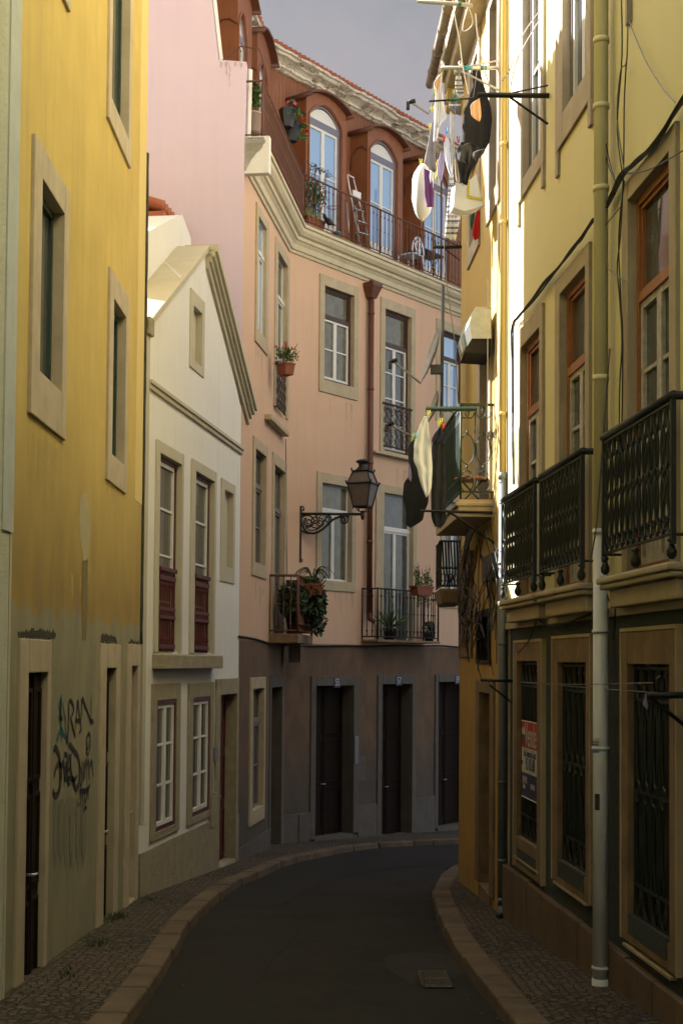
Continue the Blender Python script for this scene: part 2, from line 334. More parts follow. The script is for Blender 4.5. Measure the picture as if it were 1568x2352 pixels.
def window(fc, house, o1, o2, i1, i2, depth=.28, proud=.03, frame='white_paint', pane='glass', cols=2, rows=2, transom=None, tmat=None,
           fw=.05, stone='stone', name='window', sill=0., lintel=0., label=None, panel=0., outerframe=None, addhole=True, pane2=None, open_leaf=False):
    O = fc.rect(o1, o2); I = fc.rect(i1, i2)
    u0, u1, z0, z1 = I; a0, a1, c0, c1 = O
    if addhole: fc.holes.append((a0+.015, a1-.015, c0+.015, c1-.015))
    fd = -depth
    f = MB()
    def bars(x0, x1, y0, y1, w, d0, d1, mb):
        mb.box(fc, x0, x0+w, y0, y1, d0, d1); mb.box(fc, x1-w, x1, y0, y1, d0, d1)
        mb.box(fc, x0+w, x1-w, y0, y0+w, d0, d1); mb.box(fc, x0+w, x1-w, y1-w, y1, d0, d1)
    X0, X1, Y0, Y1 = u0, u1, z0, z1
    of = MB()
    if outerframe:
        bars(X0, X1, Y0, Y1, .055, fd-.02, fd+.05, of); X0 += .055; X1 -= .055; Y0 += .055; Y1 -= .055
    if transom:
        zt = Y0 + (Y1-Y0)*transom
        (of if outerframe else f).box(fc, X0, X1, zt-.035, zt+.035, fd-.018, fd+.055)
        bars(X0, X1, zt+.035, Y1, fw*.6, fd-.01, fd+.03, of if (outerframe and tmat) else f)
        top = zt-.035
    else: top = Y1
    wcol = (X1-X0)/cols
    for c in range(cols):
        x0 = X0+c*wcol; x1 = x0+wcol-(.004 if c < cols-1 else 0)
        bars(x0, x1, Y0, top, fw, fd-.01, fd+.035, f)
        lo = Y0 + (top-Y0)*panel
        if panel: f.box(fc, x0+fw, x1-fw, Y0+fw, lo, fd, fd+.015)
        for r in range(1, rows):
            zz = lo + (top-lo)*r/rows; f.box(fc, x0+fw, x1-fw, zz-.014, zz+.014, fd, fd+.026)
    w = f.build(name, frame, house, label=label)
    if outerframe: of.build('outer_frame', outerframe, w)
    p = MB(); p.box(fc, X0+.01, X1-.01, Y0+.01, top-.005, fd-.004, fd+.006); p.build('pane', pane, w)
    if transom:
        p = MB(); p.box(fc, X0+.01, X1-.01, top+.075, Y1-.01, fd-.004, fd+.006); p.build('pane', pane2 or pane, w)
    s = MB()
    s.box(fc, a0, u0, c0, c1, -.44, proud); s.box(fc, u1, a1, c0, c1, -.44, proud)
    s.box(fc, u0, u1, z1, c1, -.44, proud-.002)
    if z0 > c0+.01: s.box(fc, u0, u1, c0, z0, -.44, proud-.002)
    s.build('surround', stone, w, bevel=.006)
    if sill:
        s = MB(); s.box(fc, a0-.03, a1+.03, c0-.09, c0+.012, -.02, proud+sill); s.build('sill', stone, w, bevel=.008)
    b = MB(); b.box(fc, a0+.02, a1-.02, c0+.02, c1-.02, -.443, -.448); 
    return w, I, O
def doorway(fc, house, o1, o2, i1, i2, depth=.3, proud=.03, stone='stone', leaf='door_dark', label=None, panels=3, addhole=True, step=True):
    O = fc.rect(o1, o2); I = fc.rect(i1, i2); u0, u1, z0, z1 = I; a0, a1, c0, c1 = O
    c0 = min(c0, z0)
    if addhole: fc.holes.append((a0+.015, a1-.015, c0-.03, c1-.015))
    f = MB(); f.box(fc, u0, u1, z0-.02, z1, -depth-.04, -depth)
    mid = (u0+u1)/2
    for (p0, p1) in ((u0+.06, mid-.04), (mid+.04, u1-.06)):
        hh = (z1-z0-.1)/panels
        for k in range(panels):
            q0 = z0+.08+k*hh; q1 = q0+hh-.1
            f.box(fc, p0, p1, q0, q0+.03, -depth, -depth+.02); f.box(fc, p0, p1, q1-.03, q1, -depth, -depth+.02)
            f.box(fc, p0, p0+.03, q0+.03, q1-.03, -depth, -depth+.02); f.box(fc, p1-.03, p1, q0+.03, q1-.03, -depth, -depth+.02)
    f.box(fc, mid-.02, mid+.02, z0, z1, -depth, -depth+.028)
    w = f.build('door', leaf, house, label=label)
    h = MB(); q = fc.P(mid-.09, z0+1.0, -depth+.01); h.tube([q, q+fc.n*.06, q+fc.n*.06+fc.d*.07], .012); h.build('handle', 'alu', w)
    s = MB(); s.box(fc, a0, u0, c0, c1, -.44, proud); s.box(fc, u1, a1, c0, c1, -.44, proud); s.box(fc, u0, u1, z1, c1, -.44, proud+.006)
    if step: s.box(fc, u0, u1, c0-.4, z0, -.44, proud-.004)
    s.build('surround', stone, w, bevel=.008)
    return w, I, O
# ------------------------------------------------------------------ facade planes
fA = Fac(-2.30, 0, .0, 1, 1)
fB = Fac(-2.34, 0, .0, 1, 1)
YB0, YB1 = 9.75, 16.2
fC = Fac(-2.335, 16.28, .139, 1, 1)
Xc1, Yc1 = -1.585, 21.67
fE = Fac(Xc1, Yc1, .125, 1, 1)
LE = math.hypot(-1.048-Xc1, 26.0-Yc1); XE1 = fE.P(LE, 0)
fF = Fac(XE1.x, XE1.y, .74, 1, 1)
fH = Fac(2.75, 0, -.07, 1, -1)
fG = Fac(1.722, 14.7, -.036, 1, -1)
LG = 3.92
BASE = -4.0
def hl(f, pts): return [f.uz(*p) for p in pts]

# ------------------------------------------------------------------ ground, road, pavements
def strip(rows_a, rows_b, za, zb, mb):
    n = len(rows_a); vs = [(p.x, p.y, gz(p.y)+za) for p in rows_a] + [(p.x, p.y, gz(p.y)+zb) for p in rows_b]
    mb.add(vs, [(i, i+1, n+i+1, n+i) for i in range(n-1)])
g = MB(); ys = [-60, -40, -20, 0, 10, 20, 30, 40, 60, 90, 300]
vs = []; 
for y in ys: vs += [(-200, y, gz(y)-.004), (200, y, gz(y)-.004)]
g.add(vs, [(2*i, 2*i+1, 2*i+3, 2*i+2) for i in range(len(ys)-1)]); o = g.build('ground', 'asphalt'); tag(o, kind='structure')
def smooth(pts, n=8):
    out = []; P = [pts[0]]+list(pts)+[pts[-1]]
    for i in range(1, len(P)-2):
        for k in range(n):
            t = k/n; a, b, c, d = P[i-1], P[i], P[i+1], P[i+2]
            out.append(.5*((2*b)+(c-a)*t+(2*a-5*b+4*c-d)*t*t+(3*b-a-3*c+d)*t**3))
    out.append(P[-2]); return out
LK = [(329, 2327), (443, 2134), (533, 2049), (605, 2014), (677, 1984), (807, 1957), (893, 1947), (1010, 1941), (1057, 1939)]
lk = [ground(*p) for p in LK]; d0 = (lk[0]-lk[1]).normalized(); d0 = Vector((-.06, -1, 0))
lk = [Vector((lk[0].x-.15, -14, 0)), Vector((lk[0].x-.1, 3, 0))] + lk + [lk[-1]+(lk[-1]-lk[-2]).normalized()*8]
RK = [(1150, 2350), (1080, 2258), (1022, 2165), (1000, 2105), (991, 2063), (1008, 2027), (1037, 2005), (1057, 1997)]
rk = [ground(*p) for p in RK]
rk = [Vector((rk[0].x+.15, -14, 0)), Vector((rk[0].x+.08, 5, 0))] + rk + [rk[-1]+Vector((2.2, .9, 0)), rk[-1]+Vector((8, 4, 0))]
for v in lk+rk: v.z = 0
lks, rks = smooth(lk), smooth(rk)
road = MB()
rp = []
m = 60
def resample(p, n):
    L = [0]; 
    for i in range(1, len(p)): L.append(L[-1]+(p[i]-p[i-1]).length)
    out = []; j = 0
    for k in range(n+1):
        t = L[-1]*k/n
        while j < len(L)-2 and L[j+1] < t: j += 1
        s_ = (t-L[j])/max(1e-6, L[j+1]-L[j]); out.append(p[j].lerp(p[j+1], s_))
    return out
lr, rr = resample(lks, 80), resample(rks, 80)
strip(lr, rr, 0.0, 0.0, road); tag(road.build('road', 'asphalt'), kind='structure')
def offs(p, d):
    out = []
    for i in range(len(p)):
        t = (p[min(i+1, len(p)-1)]-p[max(0, i-1)]); t.z = 0; t.normalize(); out.append(p[i]+Vector((t.y, -t.x, 0))*d)
    return out
def kerb(path, side, L=.95):
    mb = MB(); q = resample(path, int(sum((path[i+1]-path[i]).length for i in range(len(path)-1))/L)); rnd = random.Random(3)
    fine = []
    for i in range(len(q)-1):
        a = q[i].lerp(q[i+1], .012); b = q[i].lerp(q[i+1], .988); dz = rnd.uniform(-.006, .006); w = .24
        t = (b-a).normalized(); n_ = Vector((t.y, -t.x, 0))*side; dn = rnd.uniform(-.01, .01)
        P = []
        for z in (-.1, .10+dz, ):
            for pp, off in ((a, dn), (b, dn), (b, w), (a, w)):
                e = .018 if (z > 0 and off == dn) else 0
                v = pp + n_*(off+e); P.append((v.x, v.y, gz(v.y)+z))
        mb.hexa(P if side > 0 else P)
    o = mb.build('kerb', 'kerb', bevel=.02); tag(o, kind='structure')
kerb(lks, -1); kerb(rks, 1)
for path, side, far in ((lks, -1, -4.5), (rks, 1, 5.5)):
    mb = MB(); a = resample(offs(path, side*.22), 90)
    if side < 0:
        b = [Vector((min(p.x-.3, -3.2 if p.y < 24 else p.x-3), p.y+(0 if p.y < 24 else 2.5), 0)) for p in a]
    else:
        b = [Vector((max(3.2, p.x+1), p.y, 0)) for p in a]
    strip(a, b, .088, .088, mb); tag(mb.build('pavement', 'cobble'), kind='structure')
def patch(pts, m, h, seed):
    rnd = random.Random(seed); P = smooth([ground(*p) for p in pts]+[ground(*pts[0])], 6)[:-1]; mb = MB(); V = [Vector((p.x+rnd.uniform(-.02, .02), p.y+rnd.uniform(-.05, .05), 0)) for p in P]
    tr = tessellate_polygon([V]); mb.add([(v.x, v.y, gz(v.y)+h) for v in V], [tuple(t) for t in tr]); tag(mb.build('road_patch', m), kind='structure')
patch([(560, 2075), (640, 2030), (760, 1990), (900, 1968), (1010, 1962), (1000, 1985), (860, 2000), (740, 2030), (640, 2080)], 'asphalt_dark', .004, 1)
patch([(878, 2202), (930, 2190), (1010, 2192), (1050, 2215), (1070, 2240), (960, 2262), (900, 2235)], 'asphalt_light', .004, 2)
patch([(470, 2260), (560, 2150), (640, 2110), (690, 2130), (600, 2240), (520, 2400), (430, 2420)], 'asphalt_dark', .005, 3)
# drain grate
dg = MB(); c1 = ground(958, 2238); c2 = ground(1062, 2272)
def gp(x, y, h): return Vector((x, y, gz(y)+h))
xa, xb, ya, yb = c1.x+.02, c2.x-.08, c2.y, c1.y
dg.add([gp(xa, ya, .009), gp(xb, ya, .009), gp(xb, yb, .009), gp(xa, yb, .009)], [(0, 1, 2, 3)])
gr = thing('drain_grate', gp((xa+xb)/2, (ya+yb)/2, 0), 'rusty iron drain grate set in the asphalt by the right kerb', 'drain grate')
dg.build('drain_pit', 'dark', gr); f = MB()
for k in range(13):
    x = xa+(xb-xa)*k/12; f.tube([gp(x, ya, .014), gp(x, yb, .014)], .011, 4)
for y in (ya, (ya+yb)/2, yb): f.tube([gp(xa, y, .014), gp(xb, y, .014)], .016, 4)
for x in (xa, xb): f.tube([gp(x, ya, .014), gp(x, yb, .014)], .022, 4)
f.build('bars', 'grate_iron', gr)
# ------------------------------------------------------------------ left side: cream house, yellow house
ZB = fB.uz(200, 0)[1]
TOPB = 10.8
hA = thing('cream_roughcast_house', (-2.3, 9.7, gz(9.7)), 'cream roughcast house with a blue-grey painted corner strip, cut by the left photo edge', 'house')
uA = fA.uz(22, 1480)[0]
wall(fA, hA, [(-15, BASE+3), (uA-.06, BASE+3), (uA-.06, 14), (-15, 14)], 6, 'rough', holes=[])
s = MB(); s.box(fA, uA-.30, uA+.01, fA.uz(20, 1222)[1], TOPB+.4, -.3, .012); s.build('corner_strip', 'bluegrey', hA)
s = MB(); s.box(fA, uA-.055, uA+.0, BASE+3, fA.uz(20, 1222)[1], -.3, .006); s.build('bare_corner', 'trim', hA)

hB = thing('yellow_house', (-2.34, 13, gz(13)), 'yellow plastered house with stained lower wall, graffiti and three stone doorways', 'house')
uB0 = uA+.012; uB1 = 16.2
W = []
window(fB, hB, (73, 305), (144, 1012), (90, 408), (135, 900), .10, frame='green_frame', pane='glass_pale', cols=1, rows=1, stone='stone_pale', fw=.06)
window(fB, hB, (248, 612), (285, 1135), (256, 684), (280, 1068), .10, frame='green_frame', pane='glass_pale', cols=1, rows=1, stone='stone_pale', fw=.06)
window(fB, hB, (252, -330), (295, 387), (257, -250), (290, 318), .10, frame='green_frame', pane='glass_pale', cols=1, rows=1, stone='stone_pale', fw=.06)
window(fB, hB, (82, -900), (155, 28), (98, -780), (147, -60), .10, frame='green_frame', pane='glass_pale', cols=1, rows=1, stone='stone_pale', fw=.06)
doorway(fB, hB, (42, 1466), (101, 2268), (60, 1546), (93, 2285), .035, .022, 'stone_pale')
doorway(fB, hB, (228, 1478), (265, 2120), (241, 1535), (255, 2125), .065, .022, 'stone_pale')
doorway(fB, hB, (290, 1479), (312, 2080), (299, 1530), (306, 2062), .065, .022, 'stone_pale')
wall(fB, hB, [(uB0, BASE+2), (uB1, BASE+2), (uB1, TOPB), (uB0, TOPB)], 6, 'yellow')
# bright corner strip, roof tiles
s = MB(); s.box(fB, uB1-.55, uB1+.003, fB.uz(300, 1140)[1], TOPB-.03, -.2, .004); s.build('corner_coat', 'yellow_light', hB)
rt = MB()
for k in range(33):
    u = uB0+.1+k*.2; rt.tube([fB.P(u, TOPB+.05, .22), fB.P(u, TOPB+.65, -1.6)], .075, 8)
rt.box(fB, uB0, uB1, TOPB+.002, TOPB+.04, -1, .18)
rt.build('roof', 'tile', hB)
# graffiti (strokes on the wall)
def gpx(p): return (41.4*0+ (150+p[0]/3.619)*.6272, (2450+p[1]/3.619)*.6272)
def stroke(mb, pts, w, d=.006, fc=fB):
    P = smooth([Vector(fc.uz(*gpx(p), 0)+(0,)) for p in pts], 5); n = len(P); vs = []
    for i, p in enumerate(P):
        t = (P[min(i+1, n-1)]-P[max(i-1, 0)]); t.normalize() if t.length else None
        q = Vector((-t.y, t.x, 0))*w*.5*(.55+.45*math.sin(math.pi*(i+.5)/n))
        vs += [fc.P(p.x+q.x, p.y+q.y, d), fc.P(p.x-q.x, p.y-q.y, d)]
    mb.add(vs, [(2*i, 2*i+1, 2*i+3, 2*i+2) for i in range(n-1)])
gm = MB()
for pts, w in ([[(325, 600), (318, 800), (340, 985), (355, 800), (365, 460), (395, 425), (428, 520), (415, 590), (385, 640)], .035],
  [[(385, 640), (420, 780), (448, 905)], .04], [[(448, 800), (465, 600), (480, 420), (500, 600), (525, 790), (500, 850)], .035], [[(450, 680), (520, 690)], .04],
  [[(522, 700), (535, 500), (543, 390), (590, 520), (655, 690)], .04], [[(655, 700), (660, 500), (661, 330)], .03], [[(640, 690), (690, 700)], .05],
  [[(230, 645), (280, 665)], .045],
  [[(595, 1050), (612, 1150), (640, 1060), (645, 900), (622, 855), (598, 940), (605, 1050), (622, 1040), (620, 960)], .035],
  [[(165, 1090), (185, 1040), (235, 1160), (248, 1350), (245, 1550), (215, 1660), (175, 1680), (150, 1600)], .07],
  [[(170, 1430), (190, 1320), (225, 1260), (262, 1300), (268, 1470)], .05], [[(268, 1300), (285, 1220), (300, 1330), (305, 1470)], .05],
  [[(325, 1220), (328, 1440)], .045], [[(300, 1130), (345, 1150)], .05], [[(345, 1340), (385, 1300), (370, 1160), (350, 1250), (350, 1480), (375, 1540)], .045],
  [[(370, 1050), (375, 1000), (430, 1080), (490, 1180), (508, 1350), (490, 1540), (460, 1590), (430, 1520), (405, 1440), (385, 1300), (395, 1110)], .06],
  [[(300, 1470), (390, 1450), (440, 1470), (470, 1410)], .05],
  [[(530, 1220), (532, 1500), (510, 1540)], .035], [[(555, 1230), (560, 1480), (575, 1280), (590, 1220), (600, 1500)], .035], [[(605, 1280), (622, 1210), (635, 1480)], .04], [[(640, 1300), (665, 1215), (688, 1430)], .035],
  [[(505, 1620), (600, 1610), (645, 1530)], .05], [[(515, 1520), (518, 1810)], .035], [[(545, 1560), (545, 1830)], .03], [[(570, 1620), (575, 1780), (605, 1640), (600, 1500)], .035], [[(625, 1560), (618, 1740)], .035],
  [[(480, 1780), (484, 1830)], .035], [[(497, 1780), (501, 1820)], .03], [[(558, 1890), (575, 1850), (603, 1838)], .045]): stroke(gm, pts, w)
gm.build('graffiti', 'spray', hB, label='black spray paint scrawl')
gm = MB()
for pts, w in ([[(265, 345), (255, 480), (260, 650), (258, 790), (266, 950)], .05], [[(262, 400), (250, 520), (258, 640)], .07], [[(275, 430), (300, 560), (318, 680)], .025],
  [[(215, 970), (228, 860), (262, 800), (290, 860), (320, 905)], .045]): stroke(gm, pts, w)
gm.build('graffiti', 'spray_teal', hB, label='teal spray paint letter A')
def blob(fc, pts, m, parent, d=.003, name='stain', seed=0):
    """irregular patch of coating on a wall, outline through photograph points, edge roughened"""
    rnd = random.Random(seed); P = [Vector(fc.uz(*p)+(0,)) for p in pts]; out = []
    for i in range(len(P)):
        a, b = P[i], P[(i+1) % len(P)]; n = max(2, int((b-a).length/.03))
        for k in range(n):
            q = a.lerp(b, k/n); out.append(q+Vector((rnd.uniform(-.012, .012), rnd.uniform(-.016, .016), 0)))
    tr = tessellate_polygon([out]); mb = MB(); mb.add([fc.P(p.x, p.y, d) for p in out], [tuple(t) for t in tr]); return mb.build(name, m, parent)
blob(fB, [(185, 1140), (193, 1127), (203, 1150), (208, 1200), (205, 1260), (199, 1290), (191, 1290), (184, 1240), (180, 1190)], 'patch', hB, seed=1, name='patch')
blob(fB, [(189, 1290), (201, 1285), (200, 1400), (197, 1470), (188, 1470), (187, 1390)], 'stain', hB, seed=2)
blob(fB, [(40, 1452), (70, 1446), (127, 1450), (127, 1467), (42, 1464)], 'mould', hB, .005, seed=3)
blob(fB, [(232, 1455), (265, 1462), (268, 1477), (230, 1476)], 'mould', hB, .005, seed=4)
blob(fB, [(300, 1470), (318, 1476), (318, 1480), (292, 1479)], 'mould', hB, .005, seed=5)
for i, x in enumerate((128, 141, 152, 165, 180, 192)):
    blob(fB, [(x-6, 1830+9*(i % 3)), (x+5, 1825+7*(i % 2)), (x+4, 1960), (x-1, 2000-10*(i % 2)), (x-6, 1960)], 'overpaint', hB, .0032+.0002*i, seed=10+i, name='overpaint')
s = MB(); P = []
for k in range(30):
    z = fB.uz(322, 1480)[1]+ k*.2; P.append(Vector((-2.345+random.Random(k).uniform(-.004, .004), 16.225, z)))
s.tube(P, .035, 5); s.build('joint', 'mould', hB)
# small lime patches / moss at wall foot
rnd = random.Random(5); wd = MB()
for (px, py, n) in ((262, 2110, 90), (225, 2170, 25), (345, 2068, 20), (150, 2240, 20)):
    c = ground(px, py, .09)
    for _ in range(n):
        a = rnd.uniform(0, 6.28); L = rnd.uniform(.02, .08); b = c+Vector((rnd.gauss(0, .05), rnd.gauss(0, .14), 0)); b.z = gz(b.y)+.088
        e = b+Vector((math.cos(a)*L*.5, math.sin(a)*L*.5, L)); w = Vector((.006, .004, 0)); wd.add([b-w, b+w, e], [(0, 1, 2)])
tag(wd.build('weeds', 'leaf_dark'), 'tufts of green weeds growing along the foot of the left wall', 'weeds', kind='stuff')

# ------------------------------------------------------------------ white gabled house
hC = thing('white_gabled_house', (-2.1, 18.5, gz(18.5)), 'small white gabled house with beige trim and oxblood railings between yellow and peach houses', 'house')
uC0, uC1 = 0.0, math.hypot(Xc1+2.335, Yc1-16.28)-.02
_, zL = fC.uz(334, 742); uAp, zAp = fC.uz(474, 562); _, zR = fC.uz(556, 940)
window(fC, hC, (357, 1008), (413, 1500), (364, 1040), (409, 1499), .10, frame='white_paint', pane='glass_pale', cols=1, rows=4, stone='trim', outerframe='red_wood')
window(fC, hC, (438, 1052), (489, 1502), (446, 1082), (485, 1501), .10, frame='white_paint', pane='glass_pale', cols=1, rows=4, stone='trim', outerframe='red_wood')
rnd = random.Random(31)
for i in range(26):
    x, y = rnd.choice([(rnd.uniform(62, 138), 0), (rnd.uniform(245, 284), 1), (rnd.uniform(150, 238), 2)]); y = {0: 985+.7*(x-62), 1: 1103+.8*(x-245), 2: rnd.uniform(1150, 1330)}[y]; w = rnd.uniform(2, 6); L = rnd.uniform(30, 150)
    blob(fB, [(x-w/2, y), (x+w/2, y+2), (x+w/3, y+L*.6), (x, y+L), (x-w/3, y+L*.6)], 'yellow_stain', hB, .0008+.00007*i, seed=60+i)
def blind(fc, h, o1, o2, i1, i2, m='trim', name='blind_window', depth=.07):
    O = fc.rect(o1, o2); u0, u1, z0, z1 = fc.rect(i1, i2); a0, a1, c0, c1 = O; fc.holes.append((a0+.015, a1-.015, c0+.015, c1-.015))
    s = MB(); s.box(fc, a0, u0, c0, c1, -.2, .02); s.box(fc, u1, a1, c0, c1, -.2, .02); s.box(fc, u0, u1, z1, c1, -.2, .018); s.box(fc, u0, u1, c0, z0, -.2, .018)
    s.box(fc, u0, u1, z0, z1, -.2, -depth); return s.build(name, m, h, bevel=.005)
blind(fC, hC, (436, 660), (466, 868), (442, 700), (461, 842))
blind(fC, hC, (507, 1097), (536, 1342), (514, 1124), (532, 1306))
window(fC, hC, (347, 1572), (407, 1906), (356, 1610), (398, 1893), .03, frame='white_paint', pane='glass_pale', cols=2, rows=3, stone='roughtrim', outerframe='red_wood', fw=.045)
window(fC, hC, (431, 1570), (485, 1872), (440, 1603), (477, 1860), .03, frame='white_paint', pane='glass_pale', cols=2, rows=3, stone='roughtrim', outerframe='red_wood', fw=.045)
doorway(fC, hC, (494, 1560), (541, 1960), (503, 1597), (537, 1972), .16, .03, 'roughtrim', leaf='red_wood')
wall(fC, hC, [(uC0, BASE+1), (uC1, BASE+1), (uC1, zR-.02), (uAp, zAp-.1), (uC0, zL-.02)], 5.5, 'white')
def ln(fc, a, b, d0, d1, th, mb):   # sloping band between two facade points given in pixels
    u0, z0 = fc.uz(*a); u1, z1 = fc.uz(*b); mb.hexa([fc.P(u0, z0-th, d1), fc.P(u1, z1-th, d1), fc.P(u1, z1-th, d0), fc.P(u0, z0-th, d0), fc.P(u0, z0, d1), fc.P(u1, z1, d1), fc.P(u1, z1, d0), fc.P(u0, z0, d0)])
s = MB()
for k, (dd, t) in enumerate(((.17, 0), (.13, .07), (.085, .14), (.045, .22))):
    u0, z0 = fC.uz(473, 561); u1, z1 = fC.uz(567, 930)
    z0 -= t; z1 -= t*.9; th = .10 if k < 3 else .12
    s.hexa([fC.P(u0, z0-th, dd), fC.P(u1, z1-th, dd), fC.P(u1, z1-th, -.3), fC.P(u0, z0-th, -.3), fC.P(u0, z0, dd), fC.P(u1, z1, dd), fC.P(u1, z1, -.3), fC.P(u0, z0, -.3)])
s.build('gable_moulding', 'trim', hC)
# left coping slab with its sloping top, and the eaves end block
s = MB(); u0, z0 = fC.uz(334, 742); 
s.hexa([fC.P(-.02, z0-.09, .05), fC.P(uAp, zAp-.09, .05), fC.P(uAp, zAp-.09, -1.5), fC.P(-.02, z0-.09, -1.5), fC.P(-.02, z0, .05), fC.P(uAp, zAp, .05), fC.P(uAp, zAp, -1.5), fC.P(-.02, z0, -1.5)])
s.build('coping', 'trim', hC, bevel=.01)
s = MB(); _, za = fC.uz(333, 725); _, zb = fC.uz(333, 768); s.box(fC, -.02, .16, zb, za, -.3, .07); s.build('eaves_block', 'roughtrim', hC, bevel=.02)
# parapet wall standing behind the coping, sunlit on top, with the tiled roof beyond
pd = -.42
pp = [fC.uz(x, y, pd) for x, y in ((345, 640), (322, 700), (318, 541), (419, 493), (438, 548), (436, 640))]
pp = [(u, z) for u, z in pp]; s = MB(); s.prism([fC.P(u, z, pd) for u, z in pp], fC.n*-.5); s.build('parapet', 'white', hC, bevel=.01)
s = MB()
u0, z0 = fC.uz(325, 505, -1.4); 
for k in range(14):
    u = u0-.3+k*.18; s.tube([fC.P(u, z0+.10, -.98), fC.P(u, z0+.62, -2.6)], .09, 8)
s.box(fC, u0-.4, u0+2.2, z0-.3, z0+.0, -3, -.95); s.build('roof', 'tile', hC)
# back slope of the main roof
s = MB(); s.hexa([fC.P(uAp, zAp-.3, -.35), fC.P(uC1, zR-.25, -.35), fC.P(uC1, zR-.25, -5.4), fC.P(uAp, zAp-.3, -5.4), fC.P(uAp, zAp-.12, -.35), fC.P(uC1, zR-.06, -.35), fC.P(uC1, zR-.06, -5.4), fC.P(uAp, zAp-.12, -5.4)])
s.build('roof', 'tile', hC)
# string course, pilaster, ledge, plinth
s = MB(); _, zs = fC.uz(341, 872); _, zs2 = fC.uz(341, 893)
s.box(fC, .12, uC1, zs2, zs-.05, -.1, .035); s.box(fC, .12, uC1, zs-.05, zs, -.1, .06); s.build('string_course', 'trim', hC, bevel=.006)
s = MB(); s.box(fC, -.0, .14, BASE+3.9, zb, -.1, .022); s.build('pilaster', 'trim', hC)
s = MB(); q = fC.rect((349, 1503), (487, 1535)); s.box(fC, q[0], q[1], q[2], q[3], -.1, .16); s.build('window_ledge', 'roughtrim', hC, bevel=.012)
_, zp = fC.uz(311, 1966)
pl_z = [fC.uz(311, 1966), fC.uz(487, 1883)]
s = MB(); a, b = pl_z
ud0, ud1, _, _ = fC.rect((494, 1560), (541, 1960))
s.hexa([fC.P(0, BASE+1, .028), fC.P(ud0, BASE+1, .028), fC.P(ud0, BASE+1, -.1), fC.P(0, BASE+1, -.1), fC.P(0, a[1], .028), fC.P(ud0, b[1], .028), fC.P(ud0, b[1], -.1), fC.P(0, a[1], -.1)])
s.hexa([fC.P(ud1, BASE+1, .028), fC.P(uC1, BASE+1, .028), fC.P(uC1, BASE+1, -.1), fC.P(ud1, BASE+1, -.1), fC.P(ud1, b[1]-.1, .028), fC.P(uC1, b[1]-.1, .028), fC.P(uC1, b[1]-.1, -.1), fC.P(ud1, b[1]-.1, -.1)])
s.build('plinth', 'roughtrim', hC)
s = MB(); q = fC.rect((478, 1830), (487, 1895)); s.box(fC, q[0], q[1], q[2], q[3], -.1, .05); q = fC.rect((488, 1822), (492, 1878)); s.box(fC, q[0], q[1], q[2], q[3], -.1, .045); s.build('meter_cover', 'roughtrim', hC)
s = MB(); q = fC.rect((485, 1718), (491, 1748)); s.box(fC, q[0], q[1], q[2], q[3], -.1, .05); s.box(fC, q[0]+.01, q[1]-.01, q[2]+.05, q[2]+.1, .05, .056); s.build('intercom', 'grey_metal', hC)
# oxblood window railings
def turned_rail(fc, px0, px1, pt_, pb, house, m='red_wood', d=.02):
    u0, u1, z0, z1 = fc.rect((px0, pt_), (px1, pb)); s = MB(); n = 9
    s.box(fc, u0-.015, u1+.015, z1-.05, z1, d-.04, d+.035); s.box(fc, u0, u1, z1-.16, z1-.10, d-.02, d+.02); s.box(fc, u0, u1, z0+.04, z0+.09, d-.02, d+.02)
    zm = z0+(z1-z0)*.46; s.box(fc, u0, u1, zm-.07, zm-.03, d-.02, d+.02); s.box(fc, u0, u1, zm+.03, zm+.07, d-.02, d+.02)
    for k in range(n):
        u = u0+.025+(u1-u0-.05)*k/(n-1); P = []; rr_ = []
        for j in range(25):
            t = j/24; z = z0+(z1-z0-.03)*t; P.append(fc.P(u, z, d)); r = .011
            for c in (.08, .16, .44, .5, .82, .9):
                if abs(t-c) < .025: r = .02
            rr_.append(r)
        s.tube(P, rr_, 6)
    return s.build('railing', m, house)
turned_rail(fC, 361, 395, 1300, 1498, hC); turned_rail(fC, 443, 473, 1318, 1500, hC)

# ------------------------------------------------------------------ pink party wall
hD = thing('pink_building', (-5, 22.2, gz(22)), 'tall pink plastered building rising behind the white gabled house', 'building')
fD = Fac(Xc1-.0, Yc1, -1, .139*0-.0, -1)   # u runs to the left, facing the camera
# right edge profile in pixels at the party wall plane
TOPD = 15.5
prof = [(548, 1480), (562, 300), (566, 141), (501, 136), (484, -20), (470, -160)]
pr = [fD.uz(*p) for p in prof]
outl = [(pr[0][0]+.0, BASE)] + [(u, z) for u, z in pr] + [(pr[-1][0]+.3, TOPD), (6.7, TOPD), (6.7, BASE)]
s = MB(); s.prism([fD.P(u, z, 0) for u, z in outl], Vector((0, .45, 0))); s.build('party_wall', 'pink', hD)
s = MB(); s.prism([fD.P(u, z, -.46) for u, z in [(2.2, BASE), (2.2, TOPD-.4), (6.7, TOPD-.4), (6.7, BASE)]], Vector((0, 7, 0))); s.build('rear_block', 'pink', hD)
# white edge coping along the slanting edge and the notch
s = MB()
a, b = pr[3], pr[5]; s.tube([fD.P(a[0]-.02, a[1], -.2), fD.P(pr[4][0]-.02, pr[4][1], -.2), fD.P(b[0]-.02, b[1], -.2)], .05, 4)
a = pr[1]; b = pr[2]; s.tube([fD.P(a[0]-.03, a[1], -.25), fD.P(b[0]-.03, b[1]-.02, -.25)], .05, 4); s.build('coping', 'white', hD)
for i, (x, w, L) in enumerate(((508, 6, 14), (520, 7, 30), (527, 3, 55), (540, 8, 12), (553, 7, 18))): blob(fD, [(x-w/2, 141), (x+w/2, 142), (x+w/3, 142+L*.6), (x, 142+L), (x-w/3, 142+L*.6)], 'pink_stain', hD, seed=40+i)
